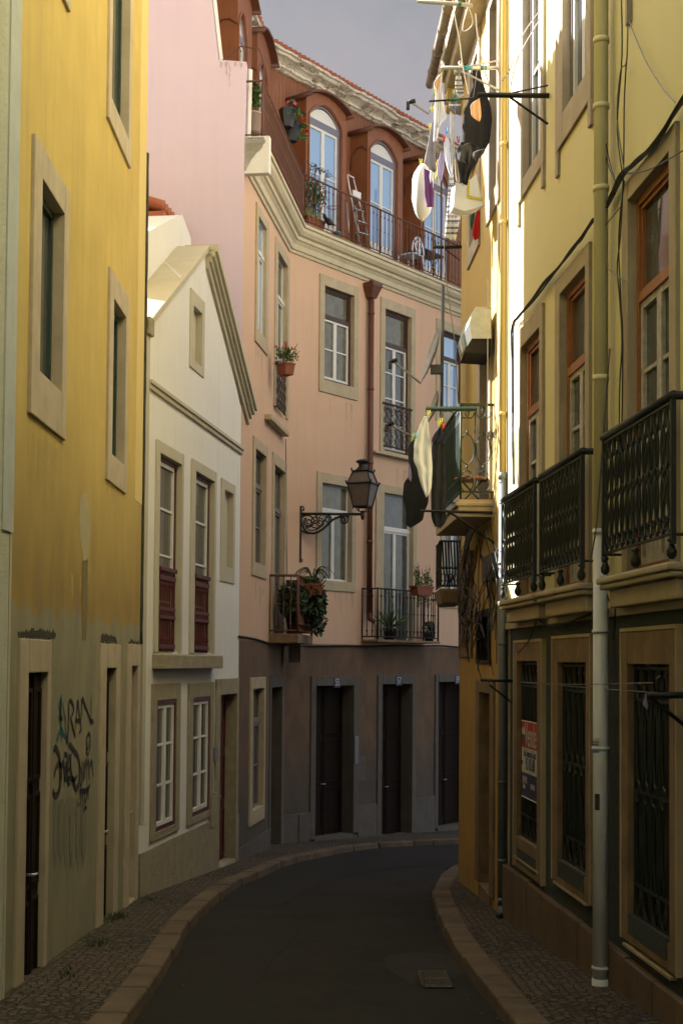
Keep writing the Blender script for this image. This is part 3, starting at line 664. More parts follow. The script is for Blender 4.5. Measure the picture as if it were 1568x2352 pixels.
# ------------------------------------------------------------------ peach apartment building
hP = thing('peach_apartment_building', (-.5, 26.5, gz(26.5)), 'peach coloured apartment building at the bend with a railed terrace under brown dormers', 'building')
miE = (fE.n+fF.n)/(1+fE.n.dot(fF.n)); LF = 12.0
def bent(d, z, us=None):   # path of the whole front at offset d
    return [fE.P(0, z, d), XE1*1+miE*d+Vector((0, 0, z)), fF.P(LF, z, d)]
ZC0 = fF.uz(657, 575)[1]; ZC1 = fF.uz(692, 509, .33)[1]
def bars_rail(mb, pts, h, sp=.115, r=.009, knob=True, top=.018, posts=(), zl=.06, rnd=None):
    for a, b in zip(pts[:-1], pts[1:]):
        a, b = Vector(a), Vector(b); L = (b-a).length; n = max(1, round(L/sp)); up = Vector((0, 0, 1))
        mb.tube([a+up*h, b+up*h], top, 6); mb.tube([a+up*zl, b+up*zl], top*.7, 4)
        for k in range(n+1):
            p = a.lerp(b, k/n); P = []; R_ = []
            for t in (0, .1, .115, .13, .15, .46, .48, .5, .52, .54, .82, .84, .86, .88, 1):
                P.append(p+up*(zl+(h-zl)*t)); R_.append(r*(2.1 if (knob and t in (.115, .13, .5, .86, .84)) else 1))
            mb.tube(P, R_, 5, caps=False)
    for p in posts: mb.tube([p, Vector(p)+Vector((0, 0, h*1.02))], .022, 6)
def wn(o1, o2, i1, i2, fc=fF, **k): return window(fc, hP, o1, o2, i1, i2, **{**dict(depth=.12, fw=.045), **k})
# second floor
wn((733, 627), (820, 921), (744, 655), (810, 890), outerframe='brown_wood', transom=.70, tmat=1, rows=2, pane='glass_curtain')
wn((873, 681), (950, 1062), (883, 708), (941, 1048), outerframe='brown_wood', transom=.77, tmat=1, rows=4, pane='glass_pale', pane2='glass_curtain')
wn((1001, 730), (1075, 985), (1015, 757), (1062, 955), outerframe='brown_wood', transom=.68, tmat=1, rows=2, pane='glass_sky')
# first floor
wn((727, 1082), (814, 1361), (738, 1108), (805, 1338), transom=.72, rows=1, pane='glass_curtain')
w57, I57, O57 = wn((862, 1109), (953, 1480), (880, 1131), (945, 1478), transom=.76, rows=1, pane='glass_pale')
wn((1011, 1125), (1080, 1400), (1020, 1150), (1070, 1378), transom=.76, rows=1, pane='glass_pale')
# ground floor doors
d55, I55, O55 = doorway(fF, hP, (713, 1554), (820, 1905), (724, 1576), (808, 1914), .26, .03, 'grey_stone', label='dark brown door number 55')
d57, I57d, O57d = doorway(fF, hP, (866, 1551), (952, 1905), (876, 1572), (943, 1914), .26, .03, 'grey_stone', label='dark door number 57')
d59, I59d, O59d = doorway(fF, hP, (998, 1549), (1090, 1885), (1005, 1567), (1080, 1890), .26, .03, 'grey_stone', label='dark door number 59')
# side towards the street: E facade
wn((587, 463), (612, 817), (591, 494), (607, 778), fc=fE, transom=.72, rows=1, depth=.07, pane='glass_sky')
wn((631, 542), (659, 965), (636, 574), (655, 962), fc=fE, transom=.75, rows=2, depth=.1, pane='glass_pale')
wn((580, 1000), (609, 1331), (584, 1029), (606, 1300), fc=fE, transom=.70, rows=2, depth=.1, frame='grey_wood', pane='glass_pale')
wn((625, 1037), (652, 1462), (628, 1066), (649, 1460), fc=fE, transom=.75, rows=2, depth=.1, frame='grey_wood', pane='glass_pale')
wn((573, 1557), (604, 1880), (578, 1583), (601, 1850), fc=fE, transom=.72, rows=2, depth=.1, frame='grey_wood', pane='glass_pale')
doorway(fE, hP, (619, 1553), (646, 1935), (622, 1580), (643, 1945), .2, .02, 'grey_stone')
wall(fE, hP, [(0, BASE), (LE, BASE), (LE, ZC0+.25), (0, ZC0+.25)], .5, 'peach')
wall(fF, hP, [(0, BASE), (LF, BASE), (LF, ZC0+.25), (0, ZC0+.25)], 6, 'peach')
# plinth in grey stone
s = MB(); zpl = fF.uz(660, 1873)[1]; zpr = fF.uz(997, 1827)[1]
segs = [(.0, O55[0]), (O55[1], O57d[0]), (O57d[1], O59d[0])]
for a, b in segs: s.box(fF, a, b, BASE, (zpl+zpr)/2, -.1, .025)
zE = fE.uz(600, 1915)[1]; s.box(fE, .0, fE.uz(620, 1900)[0], BASE, zE, -.1, .02); s.box(fE, fE.uz(646, 1900)[0], LE, BASE, zpl, -.1, .02)
s.build('plinth', 'grey_stone', hP, bevel=.006)
# cornice below the terrace, swept round the bend
def sweep(prof, m, name, parent, fill=True, u_end=None):
    mb = MB(); rows = []
    for (d, z) in prof: rows.append(bent(d, z))
    n = len(prof)
    vs = [p for r in rows for p in r]; fs = []
    for i in range(n-1):
        for k in range(2): fs.append((i*3+k, i*3+k+1, (i+1)*3+k+1, (i+1)*3+k))
    fs.append(tuple(i*3 for i in range(n))); fs.append(tuple(i*3+2 for i in range(n))[::-1])
    mb.add(vs, fs); return mb.build(name, m, parent)
h = ZC1-ZC0
sweep([(-.1, ZC0), (.03, ZC0), (.05, ZC0+.1*h), (.08, ZC0+.12*h), (.10, ZC0+.3*h), (.15, ZC0+.42*h), (.18, ZC0+.44*h), (.19, ZC0+.56*h), (.24, ZC0+.6*h), (.29, ZC0+.72*h), (.30, ZC0+.84*h), (.335, ZC0+.86*h), (.335, ZC0+.97*h), (.30, ZC1), (-.1, ZC1)], 'cornice', 'cornice', hP)
sweep([(-.1, ZC1+.002), (.31, ZC1+.002), (.31, ZC1+.035), (-1.0, ZC1+.035)], 'stone_dark', 'terrace_floor', hP)
s = MB(); q = [fE.P(-.0, 0, .40), fE.P(0, 0, -.05), fE.P(.14, 0, -.05), fE.P(.14, 0, .40)]
s.hexa([p+Vector((0, 0, ZC0-.05)) for p in q]+[p+Vector((0, 0, ZC1+.05)) for p in q]); s.build('cornice_end_block', 'white', hP, bevel=.01)
# terrace railing
ZT = ZC1+.035
tr_ = MB(); A = fE.P(.06, ZT, .27); Bc = XE1+miE*.27+Vector((0, 0, ZT)); D_ = fF.P(LF, ZT, .27)
pbend = [fE.P(.06, ZT, -.5), A, Bc]
bars_rail(tr_, [A, Bc], .92, .10, posts=[A, Bc]); tr_.build('terrace_railing', 'rust', hP)
tr_ = MB(); bars_rail(tr_, [Bc, fF.P(7.5, ZT, .27)], .92, .135, posts=[fF.P(2.6, ZT, .27), fF.P(3.15, ZT, .27), fF.P(4.6, ZT, .27)])
tr_.build('terrace_railing', 'rust', hP)
tr_ = MB(); bars_rail(tr_, [fE.P(.06, ZT, -.62), A], .92, .4); 
tr_.tube([fE.P(.06, ZT+.9, -.5), fE.P(.06, ZT+1.25, -.42), fE.P(.08, ZT+1.5, -.1), fE.P(.1, ZT+1.45, .2), fE.P(.1, ZT+1.2, .28), fE.P(.1, ZT+.9, .28)], .013, 5)
tr_.build('terrace_railing', 'rust', hP)
# mansard storey: corrugated sheet
DM = -.95
zM1 = fF.uz(641, 158, DM)[1]
cm = MB()
cor = XE1+miE*DM
LEm = (cor-fE.P(0, 0, DM)).dot(fE.d); u0F = (cor-fF.P(0, 0, DM)).dot(fF.d)
for fc, ua, ub in ((fE, 0, LEm), (fF, u0F, LF)):
    n = int((ub-ua)/.024); vs = []
    for k in range(n+1):
        u = ua+(ub-ua)*k/n; d = DM+.012*math.sin(u*2*math.pi/.11); vs += [fc.P(u, ZT-.02, d), fc.P(u, zM1+.2, d)]
    cm.add(vs, [(2*k, 2*k+2, 2*k+3, 2*k+1) for k in range(n)], True)
cm.build('mansard', 'sheet', hP)
# dormers
def arcp(fc, u0, u1, zs, rise, d, n=12):
    out = []
    for k in range(n+1):
        t = k/n; x = 2*t-1; out.append((u0+(u1-u0)*t, zs+rise*(1-x*x)))
    return out
def dormer(fc, pl, pr_, eave, wl, wr, spring, rise=.2, wrise=.3, DF=-.48, pane='glass_sky'):
    uL = fc.uz(pl, 500, DF)[0]; uR = fc.uz(pr_, 500, DF)[0]; zE_ = fc.uz(*eave, DF)[1]
    a, b = fc.uz(wl, 500, DF)[0], fc.uz(wr, 500, DF)[0]; zs = fc.uz(*spring, DF)[1]
    outer = [(uL, ZT), (uL, zE_)] + arcp(fc, uL, uR, zE_, rise, 0)[1:-1] + [(uR, zE_), (uR, ZT)]
    inner = [(a, ZT+.02), (a, zs)] + arcp(fc, a, b, zs, wrise, 0)[1:-1] + [(b, zs), (b, ZT+.02)]
    lo = [Vector((u, z, 0)) for u, z in outer]; li = [Vector((u, z, 0)) for u, z in inner]
    tr = tessellate_polygon([lo, li]); fl = lo+li; mb = MB()
    mb.add([fc.P(p.x, p.y, DF) for p in fl], [tuple(t) for t in tr])
    n = len(li); mb.add([fc.P(p.x, p.y, DF) for p in li]+[fc.P(p.x, p.y, DF-.1) for p in li], [(i, (i+1) % n, (i+1) % n+n, i+n) for i in range(n)])
    mb.box(fc, uL, uL+.03, ZT, zE_, DM-.1, DF-.002); mb.box(fc, uR-.03, uR, ZT, zE_, DM-.1, DF-.002)
    # arched raised band round the window
    P = [fc.P(u, z, DF+.012) for u, z in [(a-.03, ZT)]+[(a-.03, zs)]+[(a-.03+(b-a+.06)*k/12, zs+(wrise+.03)*(1-(2*k/12-1)**2)) for k in range(1, 12)]+[(b+.03, zs), (b+.03, ZT)]]
    mb.tube(P, .02, 4)
    dm = mb.build('dormer', 'sheet', hP)
    hd = MB(); ar = [(uL-.07, zE_-.04)] + arcp(fc, uL-.07, uR+.07, zE_-.02, rise, 0) + [(uR+.07, zE_-.04)]
    n = len(ar); vs = [fc.P(u, z, DF+.14) for u, z in ar]+[fc.P(u, z+.045, DF+.14) for u, z in ar]+[fc.P(u, z, DM-.1) for u, z in ar]+[fc.P(u, z+.045, DM-.1) for u, z in ar]
    fs = []
    for i in range(n-1): fs += [(i, i+1, n+i+1, n+i), (n+i, n+i+1, 3*n+i+1, 3*n+i), (i+1, i, 2*n+i, 2*n+i+1)]
    fs += [(0, n, 3*n, 2*n), (n-1, 3*n-1, 4*n-1, 2*n-1)]
    hd.add(vs, fs)
    hd.tube([fc.P(uL-.06, zE_-.03, DF+.15), fc.P(uL-.06, zE_-.03, DM)], .045, 8); hd.tube([fc.P(uR+.06, zE_-.03, DF+.15), fc.P(uR+.06, zE_-.03, DM)], .045, 8)
    hd.build('hood', 'rust', dm)
    # curl of iron on the cheek
    t = MB(); zz = zs-.05; t.tube([fc.P(uL-.02, zz-.35, DM+.05), fc.P(uL-.02, zz-.1, DM+.08), fc.P(uL-.02, zz+.08, DM+.2), fc.P(uL-.02, zz+.1, DM+.33), fc.P(uL-.02, zz, DF)], .012, 5)
    t.build('bracket', 'rust', dm)
    e = MB(); D = DF-.09
    e.box(fc, a, b, zs-.16, zs-.03, D-.03, D+.05); e.build('transom_rail', 'blue_wood', dm)
    ty = MB(); tp = [(a+.03, zs-.03)] + [(a+.03+(b-a-.06)*k/12, zs-.01+(wrise-.05)*(1-(2*k/12-1)**2)) for k in range(0, 13)] + [(b-.03, zs-.03)]
    ty.prism([fc.P(u, z, D) for u, z in tp], fc.n*.02); ty.build('fanlight', 'white_panel', dm)
    ring = MB(); ring.tube([fc.P(u, z, D+.02) for u, z in [(a+.02, ZT), (a+.02, zs)]+[(a+.02+(b-a-.04)*k/12, zs+(wrise-.02)*(1-(2*k/12-1)**2)) for k in range(1, 12)]+[(b-.02, zs), (b-.02, ZT)]], .032, 4)
    ring.build('outer_frame', 'blue_wood', dm)
    f = MB(); m_ = (a+b)/2; zt = zs-.16
    for x0, x1 in ((a+.05, m_-.002), (m_+.002, b-.05)):
        f.box(fc, x0, x0+.05, ZT, zt, D-.02, D+.03); f.box(fc, x1-.05, x1, ZT, zt, D-.02, D+.03); f.box(fc, x0+.05, x1-.05, zt-.06, zt, D-.02, D+.03)
        f.box(fc, x0+.05, x1-.05, ZT, ZT+.62, D-.02, D+.02)
        for k in (1,): zz = ZT+.62+(zt-ZT-.68)*.5*k; f.box(fc, x0+.05, x1-.05, zz-.015, zz+.015, D-.01, D+.024)
    f.build('casement', 'white_paint', dm)
    p = MB(); p.box(fc, a+.05, b-.05, ZT+.6, zt, D-.012, D+.004); p.build('pane', pane, dm)
dormer(fF, 701, 792, (799, 268), 709, 781, (781, 296))
dormer(fF, 843, 924, (930, 342), 849, 910, (910, 372))
dormer(fF, 966, 1040, (1046, 403), 973, 1030, (1030, 432))
dormer(fE, 587, 619, (629, 160), 590, 612, (612, 205), pane='glass_curtain')
dormer(fE, 541, 574, (589, 46), 543, 562, (562, 85), pane='glass_curtain')
# crumbling upper cornice: swept, then knocked about
zc0 = fF.uz(641, 158, -.86)[1]; zc1 = fF.uz(660, 112, -.5)[1]; hh = zc1-zc0
prof = [(-1.0, zc0), (-.88, zc0), (-.84, zc0+.12*hh), (-.80, zc0+.16*hh), (-.80, zc0+.36*hh), (-.76, zc0+.46*hh), (-.68, zc0+.56*hh), (-.60, zc0+.62*hh), (-.57, zc0+.8*hh), (-.52, zc0+.84*hh), (-.50, zc0+hh), (-1.0, zc0+hh+.01)]
fine = []
for (d0_, z0_), (d1_, z1_) in zip(prof[:-1], prof[1:]):
    for t in (0, .5): fine.append((d0_+(d1_-d0_)*t, z0_+(z1_-z0_)*t))
fine.append(prof[-1]); cb = MB(); n = len(fine); cols_ = []
def bcor(d): return XE1+miE*d
stE = 60; 
for k in range(stE): cols_.append(('E', k/stE))
for k in range(261): cols_.append(('F', k/260))
for seg, t in cols_:
    for (d, z) in fine:
        c_ = bcor(d); p = (fE.P(0, 0, d).lerp(c_, t) if seg == 'E' else c_.lerp(fF.P(LF, 0, d), t))
        nn = fE.n if seg == 'E' else fF.n; q = p+Vector((0, 0, z))
        v = noise.noise(q*2.6)*.5+noise.noise(q*7)*.35
        dent = -.11 if (noise.noise(q*1.7+Vector((5, 0, 0))) > .22 and .15 < (z-zc0)/hh < .8) else 0
        if d < -.95: v = 0; dent = 0
        cb.v.append(q+nn*(v*.06+dent)+Vector((0, 0, v*.03)))
N = len(cols_)
for i in range(N-1):
    for j in range(n-1): cb.f.append((i*n+j, (i+1)*n+j, (i+1)*n+j+1, i*n+j+1)); cb.sm.append(False)
cb.build('crumbling_cornice', 'broken', hP)
s = MB(); zt_ = zc1+.04
for k in range(75):
    u = u0F+.3+k*.145; s.tube([fF.P(u, zt_-.01, -.50), fF.P(u, zt_+.49, -2.2)], .05, 7)
for k in range(20):
    u = LE-.1-k*.19
    if u > 0: s.tube([fE.P(u, zt_, -.50), fE.P(u, zt_+.5, -1.6)], .07, 7)
s.hexa([fF.P(0, zt_-.03, -.52), fF.P(LF, zt_-.03, -.52), fF.P(LF, zt_+.45, -2.3), fF.P(0, zt_+.45, -2.3), fF.P(0, zt_+.01, -.52), fF.P(LF, zt_+.01, -.52), fF.P(LF, zt_+.49, -2.3), fF.P(0, zt_+.49, -2.3)])
s.build('roof', 'tile', hP)
s = MB(); q = [fE.P(.05, 0, -.97), bcor(-.98), fF.P(LF, 0, -.98), fF.P(LF, 0, -2.2), bcor(-2.4), fE.P(.05, 0, -1.5)]
s.prism([p+Vector((0, 0, ZC0)) for p in q], Vector((0, 0, zc1-ZC0-.02))); s.build('mansard_core', 'sheet', hP)
# downpipe with funnel head
s = MB(); uP, _ = fF.uz(853, 900, .12)
zt = fF.uz(853, 682, .12)[1]; zb_ = fF.uz(853, 1412, .12)[1]
s.tube([fF.P(uP, zb_, .1), fF.P(uP, zt, .1)], .058, 12)
for z in (zt-.35, zt-1.9, zt-3.4, zt-5): s.tube([fF.P(uP, z, .1), fF.P(uP, z+.06, .1)], .066, 12)
s.tube([fF.P(uP, zb_+.05, .1), fF.P(uP-.05, zb_-.1, .16), fF.P(uP-.06, zb_-.14, .26)], .05, 10)
def ring4(z, a): return [fF.P(uP-a, z, .1-a*.8), fF.P(uP-a, z, .1+a), fF.P(uP+a, z, .1+a), fF.P(uP+a, z, .1-a*.8)]
for za_, aa, zb2, ab in ((zt-.02, .075, zt+.2, .15), (zt+.2, .16, zt+.28, .165)): s.hexa(ring4(za_, aa)+ring4(zb2, ab))
s.tube([fF.P(uP, zt+.28, .1), fF.P(uP, zt+.36, .1)], .04, 8); s.build('downpipe', 'pipe_brown', hP)
# lattice guards in the second-floor french windows
def lattice(fc, p0, p1, house, d, m='brown_wood', nx=5, nz=4, top=.025):
    u0, u1, z0, z1 = fc.rect(p0, p1, d); s = MB(); s.tube([fc.P(u0-.03, z1, d), fc.P(u1+.03, z1, d)], top, 6); s.tube([fc.P(u0, z0+.05, d), fc.P(u1, z0+.05, d)], top*.7, 4)
    w = (u1-u0)/nx; hh = (z1-z0-.08)/nz
    for i in range(nx):
        for k in (0, 1):
            P = []
            for j in range(nz*6+1):
                t = j/6; P.append(fc.P(u0+w*(i+.5)+(1 if k else -1)*w*.48*math.sin(t*math.pi), z0+.06+t*hh, d))
            s.tube(P, .010, 4)
        for j in range(nz):
            c = fc.P(u0+w*(i+.5), z0+.06+hh*(j+.5), d); s.tube([c+fc.d*math.cos(a*.9)*w*.2+Vector((0, 0, math.sin(a*.9)*w*.2)) for a in range(8)], .007, 4)
    return s.build('railing', m, house)
lattice(fF, (882, 925), (943, 1042), hP, .05, nx=5)
lattice(fE, (636, 832), (655, 960), hP, .06, nx=4)
def slab(fc, p0, p1, p, house, m='stone', name='balcony_slab', d0=-.05, thick=None):
    u0, u1, z0, z1 = fc.rect(p0, p1, p); s = MB(); s.box(fc, u0, u1, z0, z1, d0, p); return s.build(name, m, house, bevel=.012), (u0, u1, z0, z1)
slab(fF, (862, 1034), (948, 1058), .12, hP); slab(fE, (624, 950), (664, 1003), .13, hP)
# first-floor balconies
sF, bF = slab(fF, (868, 1469), (1011, 1479), .42, hP, 'stone_dark')
s = MB(); pts = [fF.P(bF[0]+.03, bF[3], .0), fF.P(bF[0]+.03, bF[3], .38), fF.P(bF[1]-.03, bF[3], .38), fF.P(bF[1]-.03, bF[3], 0)]
bars_rail(s, pts, 1.02, .135, .011, posts=pts); s.build('railing', 'black_iron', sF)
uS0 = fE.uz(617, 1456)[0]; zS = fE.uz(617, 1456)[1]
s = MB(); s.box(fE, uS0, uS0+1.75, zS-.16, zS, -.05, .52); sE = s.build('balcony_slab', 'stone_dark', hP, bevel=.012)
s = MB(); pts = [fE.P(uS0+.03, zS, 0), fE.P(uS0+.03, zS, .5), fE.P(uS0+1.72, zS, .5), fE.P(uS0+1.72, zS, 0)]
bars_rail(s, pts, 1.02, .13, .011, posts=pts, top=.024); s.build('railing', 'rust', sE)
# house numbers
def text(s_, size, pos, xdir, zdir, ndir, parent, m, name='lettering', sx=1.0, align='CENTER', off=.003, label=None):
    cu = bpy.data.curves.new('txt', 'FONT'); cu.body = s_; cu.size = size; cu.align_x = align; cu.align_y = 'CENTER'; cu.extrude = .0008
    ob = bpy.data.objects.new('txt', cu); C.objects.link(ob); bpy.context.view_layer.update()
    me = bpy.data.meshes.new_from_object(ob.evaluated_get(bpy.context.evaluated_depsgraph_get())); bpy.data.objects.remove(ob); me.materials.clear(); me.materials.append(K[m])
    X = Vector(xdir)*sx; Z = Vector(zdir); N_ = Vector(ndir); L = ROOT[parent.name]
    for v in me.vertices: c = v.co; v.co = Vector(pos)-L + X*c.x + Z*c.y + N_*(c.z+off)
    o = bpy.data.objects.new(name, me); C.objects.link(o); o.parent = parent; ROOT[o.name] = L
    if label: o['label'] = label
    return o
UP = Vector((0, 0, 1))
for num, O_, dr in (('55', O55, d55), ('57', O57d, d57), ('59', O59d, d59)):
    uc = (O_[0]+O_[1])/2+.02; zc = O_[3]-.12
    s = MB(); s.box(fF, uc-.10, uc+.10, zc-.10, zc+.10, .03, .045); pl_ = s.build('number_plate', 's_navy', dr)
    text(num, .2, fF.P(uc, zc, .046), fF.d, UP, fF.n, dr, 's_white', 'house_number', sx=.75)
# intercom, meter covers, letter box
s = MB(); s.box(fF, O55[1]-.16, O55[1]-.04, fF.uz(790, 1745)[1]-.1, fF.uz(790, 1745)[1]+.45, .03, .05); s.build('intercom', 'grey_metal', hP)
s = MB(); q = fF.rect((820, 1738), (838, 1793)); s.box(fF, q[0], q[1], q[2], q[3], -.02, .02); s.build('meter_cover', 'grey_stone', hP); s = MB(); q = fF.rect((683, 1873), (700, 1930)); s.box(fF, q[0], q[1], q[2], q[3], -.02, .04); s.build('meter_cover', 'grey_stone', hP)
s = MB(); q = fE.rect((661, 1480), (676, 1512), .3); c = XE1+Vector((.1, -.15, 0)); z = fE.uz(655, 1500)[1]
s.wbox(c.x-.02, c.x+.2, c.y-.25, c.y+.05, z-.18, z+.2); s.build('junction_box', 'grey_wood', hP)
# facade cable run
def cable(name, pts, r, m, label, cat='cable', group=None, n=4):
    s = MB(); s.tube(smooth([Vector(p) for p in pts], 6), r, n, caps=True); o = s.build(name, m); tag(o, label, cat, group); return o
def sagpx(fc, pts, d=.03): return [fc.pt(*p, d) for p in pts]
cable('wall_cable', sagpx(fE, [(548, 1462), (575, 1466), (600, 1472), (618, 1478)], .02)+[XE1+Vector((.03, -.05, fE.uz(655, 1482)[1]))]+sagpx(fF, [(720, 1484), (790, 1483), (850, 1485), (905, 1483), (960, 1484), (1010, 1483), (1050, 1486), (1085, 1484)], .03), .018, 'cable', 'black cable running across the peach wall below the first floor balconies')
cable('wall_cable', sagpx(fE, [(656, 1008), (657, 1150), (659, 1320)], .03), .007, 'cable', 'thin black cable dropping down the inside corner of the peach wall')

rnd = random.Random(33)
for i in range(24):
    k = rnd.randrange(5); x0, x1, yy, fc_ = ((728, 820, 905, fF), (865, 935, 1062, fF), (735, 815, 1358, fF), (583, 612, 790, fE), (580, 608, 1325, fE))[k]
    x = rnd.uniform(x0+3, x1-3); y = yy + (.27 if fc_ is fF else 1.2)*(x-x0)*(1 if k != 2 else .05); w = rnd.uniform(1.5, 4); L = rnd.uniform(15, 70)
    blob(fc_, [(x-w/2, y), (x+w/2, y+1), (x+w/3, y+L*.6), (x, y+L), (x-w/3, y+L*.6)], 'peach_stain', hP, .0008+.00007*i, seed=90+i)
# ------------------------------------------------------------------ grey building behind
hG = thing('grey_building', (2, 47, gz(47)), 'tall windowless grey-lilac plastered building rising behind the dormer roof', 'building')
s = MB(); s.wbox(-14, 30, 47, 58, -4, 30); s.build('wall', 'grey_wall', hG)
s = MB(); s.wbox(-14.3, 30.3, 46.7, 58, 30.01, 30.3); s.build('roof', 'tile', hG)
# ------------------------------------------------------------------ pale yellow house on the right
hH = thing('pale_yellow_house', (2.2, 10, gz(10)), 'pale yellow house with grey roughcast ground floor, barred windows and three cast iron balconies', 'house')
uH1 = fH.uz(1158, 1520)[0]; TOPH = 15.5; ZH = 2.2; PB = .15
def wh(o1, o2, i1, i2, **k): return window(fH, hH, o1, o2, i1, i2, **{**dict(depth=.09, fw=.05), **k})
# second floor
for (o1, o2, i1, i2, kk) in (((1194, -330), (1253, 372), (1207, -250), (1247, 340), {}), ((1283, -560), (1363, 222), (1299, -470), (1353, 165), {}), ((1444, -900), (1572, -230), (1464, -800), (1550, -330), {})):
    w, I, O = wh(o1, o2, i1, i2, outerframe='grey_wood', transom=.70, tmat=1, rows=2, pane='glass', stone='stone_pale')
    s = MB(); s.box(fH, O[0]-.0, O[0]+.09, O[2]-.22, O[2]-.002, -.05, .028); s.build('apron', 'stone_pale', w); s = MB(); s.box(fH, O[1]-.09, O[1], O[2]-.22, O[2]-.002, -.05, .028); s.build('apron', 'stone_pale', w)
# first floor french windows with balconies
def cast_rail(fc, u0, u1, z0, z1, d, house, ret=True):
    s = MB(); H = z1-z0
    s.tube([fc.P(u0-.02, z1, d), fc.P(u1+.02, z1, d)], .03, 8)
    for z in (z0+.045, z1-.04): s.box(fc, u0, u1, z-.008, z+.008, d-.012, d+.012)
    n = max(4, round((u1-u0)/.14)); w = (u1-u0)/n
    def prof(t):
        if t < .14: return .045*abs(math.sin(math.pi*t/.14*1.0))
        if t < .17: return .012
        if t < .45: return .012+.022*math.sin(math.pi*(t-.17)/.28)
        if t < .55: return .012+.026*math.sin(math.pi*(t-.45)/.10)
        if t < .83: return .012+.022*math.sin(math.pi*(t-.55)/.28)
        return .012+.036*abs(math.sin(math.pi*(t-.83)/.17))
    for k in range(n):
        u = u0+w*(k+.5)
        for sg in (-1, 1):
            P = [fc.P(u+sg*prof(j/40), z0+.05+(H-.09)*j/40, d) for j in range(41)]
            s.tube(P, .0095, 4)
        s.tube([fc.P(u+w/2, z1-.17, d), fc.P(u+w/2-.0, z1-.04, d)], .009, 4)
        P = [fc.P(u+w/2+.03*math.cos(a*.785), z0+.12+.045*math.sin(a*.785), d) for a in range(9)]; s.tube(P, .007, 4)
    for u in (u0, u1):
        s.box(fc, u-.016, u+.016, z0-.02, z1, d-.016, d+.016)
        if ret: s.tube([fc.P(u, z1, d), fc.P(u, z1, -.02)], .028, 6); s.tube([fc.P(u, z0+.04, d), fc.P(u, z0+.04, -.02)], .01, 4)
    for u in (u0+.03, (u0+u1)/2, u1-.03):
        s.lathe(fc.P(u, z0-.11, d), [(.012, 0), (.03, .02), (.034, .05), (.02, .08), (.014, .1), (.03, .115), (.014, .13)], 10)
    return s
for (o1, o2, i1, i2, bp, nm) in (((1193, 764), (1250, 1367), (1200, 800), (1243, 1365), (1155, 1228), 0), ((1281, 648), (1359, 1344), (1291, 676), (1350, 1342), (1243, 1337), 1), ((1436, 430), (1562, 1298), (1449, 460), (1546, 1296), (1387, 1545), 2)):
    w, I, O = wh(o1, o2, i1, i2, outerframe='orange_wood', transom=.74, tmat=1, rows=3, pane='glass_pale', frame='old_white', stone='stone', panel=.2)
    u_a, _ = fH.uz(bp[0], 1100, PB); u_b, _ = fH.uz(bp[1], 1100, PB); u0, u1 = min(u_a, u_b), max(u_a, u_b)
    s = MB(); s.box(fH, u0-.05, u1+.05, 2.37, 2.42, -.05, PB+.05); s.box(fH, u0-.03, u1+.03, 2.33, 2.37, -.05, PB+.03); s.box(fH, u0+.02, u1-.02, 2.20, 2.33, -.05, PB-.03)
    b = s.build('balcony_slab', 'stone', hH, bevel=.015)
    cast_rail(fH, u0, u1, 2.55, 3.44, PB, hH).build('railing', 'iron', b)
# ground floor barred windows
def grille(fc, I, d, parent):
    u0, u1, z0, z1 = I; s = MB(); H = z1-z0; n = 5; w = (u1-u0)/n
    for t in (0.01, .13, .5, .86, .985): s.box(fc, u0, u1, z0+H*t-.011, z0+H*t+.011, d-.012, d+.012)
    for k in range(n+1): s.tube([fc.P(min(u1-.01, max(u0+.01, u0+w*k)), z0, d), fc.P(min(u1-.01, max(u0+.01, u0+w*k)), z1, d)], .014, 4)
    for k in range(n):
        u = u0+w*(k+.5)
        for sg in (-1, 1):
            P = [fc.P(u+sg*(w*.36*abs(math.sin(math.pi*t/.135)) if t < .13 else (.008+w*.2*math.sin(math.pi*((t-.13)/.365 % 1)) if t < .86 else w*.36*abs(math.sin(math.pi*(t-.86)/.135)))), z0+H*t, d) for t in [j/60 for j in range(61)]]
            s.tube(P, .010, 4)
        for t in (.5,):
            P = [fc.P(u+w*.3*math.cos(a*.785), z0+H*t+w*.4*math.sin(a*.785), d+.005) for a in range(9)]; s.tube(P, .011, 4)
    return s.build('grille', 'iron', parent)
wins = []
for (o1, o2, i1, i2) in (((1187, 1478), (1249, 2035), (1193, 1519), (1239, 1950)), ((1276, 1469), (1362, 2080), (1287, 1522), (1352, 2016)), ((1436, 1453), (1563, 2245), (1449, 1526), (1547, 2170))):
    w, I, O = wh(o1, o2, i1, i2, outerframe='brown_wood', rows=2, pane='glass', frame='brown_wood', stone='stone_dark', depth=.14)
    grille(fH, I, -.03, w); wins.append((w, I, O))
    s = MB(); e = .028
    for (a, b, c, d_) in ((O[0]-e, O[0]-.002, O[2], O[3]+e), (O[1]+.002, O[1]+e, O[2], O[3]+e), (O[0]-.002, O[1]+.002, O[3]+.002, O[3]+e), (O[0]+.1, O[1]-.05, I[2]-.22, I[2]-.20)):
        s.box(fH, a, b, c, d_, -.02, .036)
    s.build('edge_band', 'moulding', w)
    s = MB(); s.box(fH, I[0]+.05, I[1]-.04, O[2]+.06, O[2]+.2, .0, .034); s.build('roughcast_panel', 'roughgrey', w)
up_holes = [h for h in fH.holes if h[2] > ZH]; lo_holes = [h for h in fH.holes if h[2] <= ZH]
wall(fH, hH, [(-14, ZH), (uH1, ZH), (uH1, TOPH), (-14, TOPH)], 6, 'pale_yellow', holes=up_holes)
wall(fH, hH, [(-14, -3.5), (uH1, -3.5), (uH1, ZH-.004), (-14, ZH-.004)], 6, 'roughgrey', name='ground_floor_wall', holes=lo_holes, d=-.01)
s = MB(); s.box(fH, -14, uH1+.003, ZH-.05, ZH+.015, -.05, .02); s.build('band', 'moulding', hH)
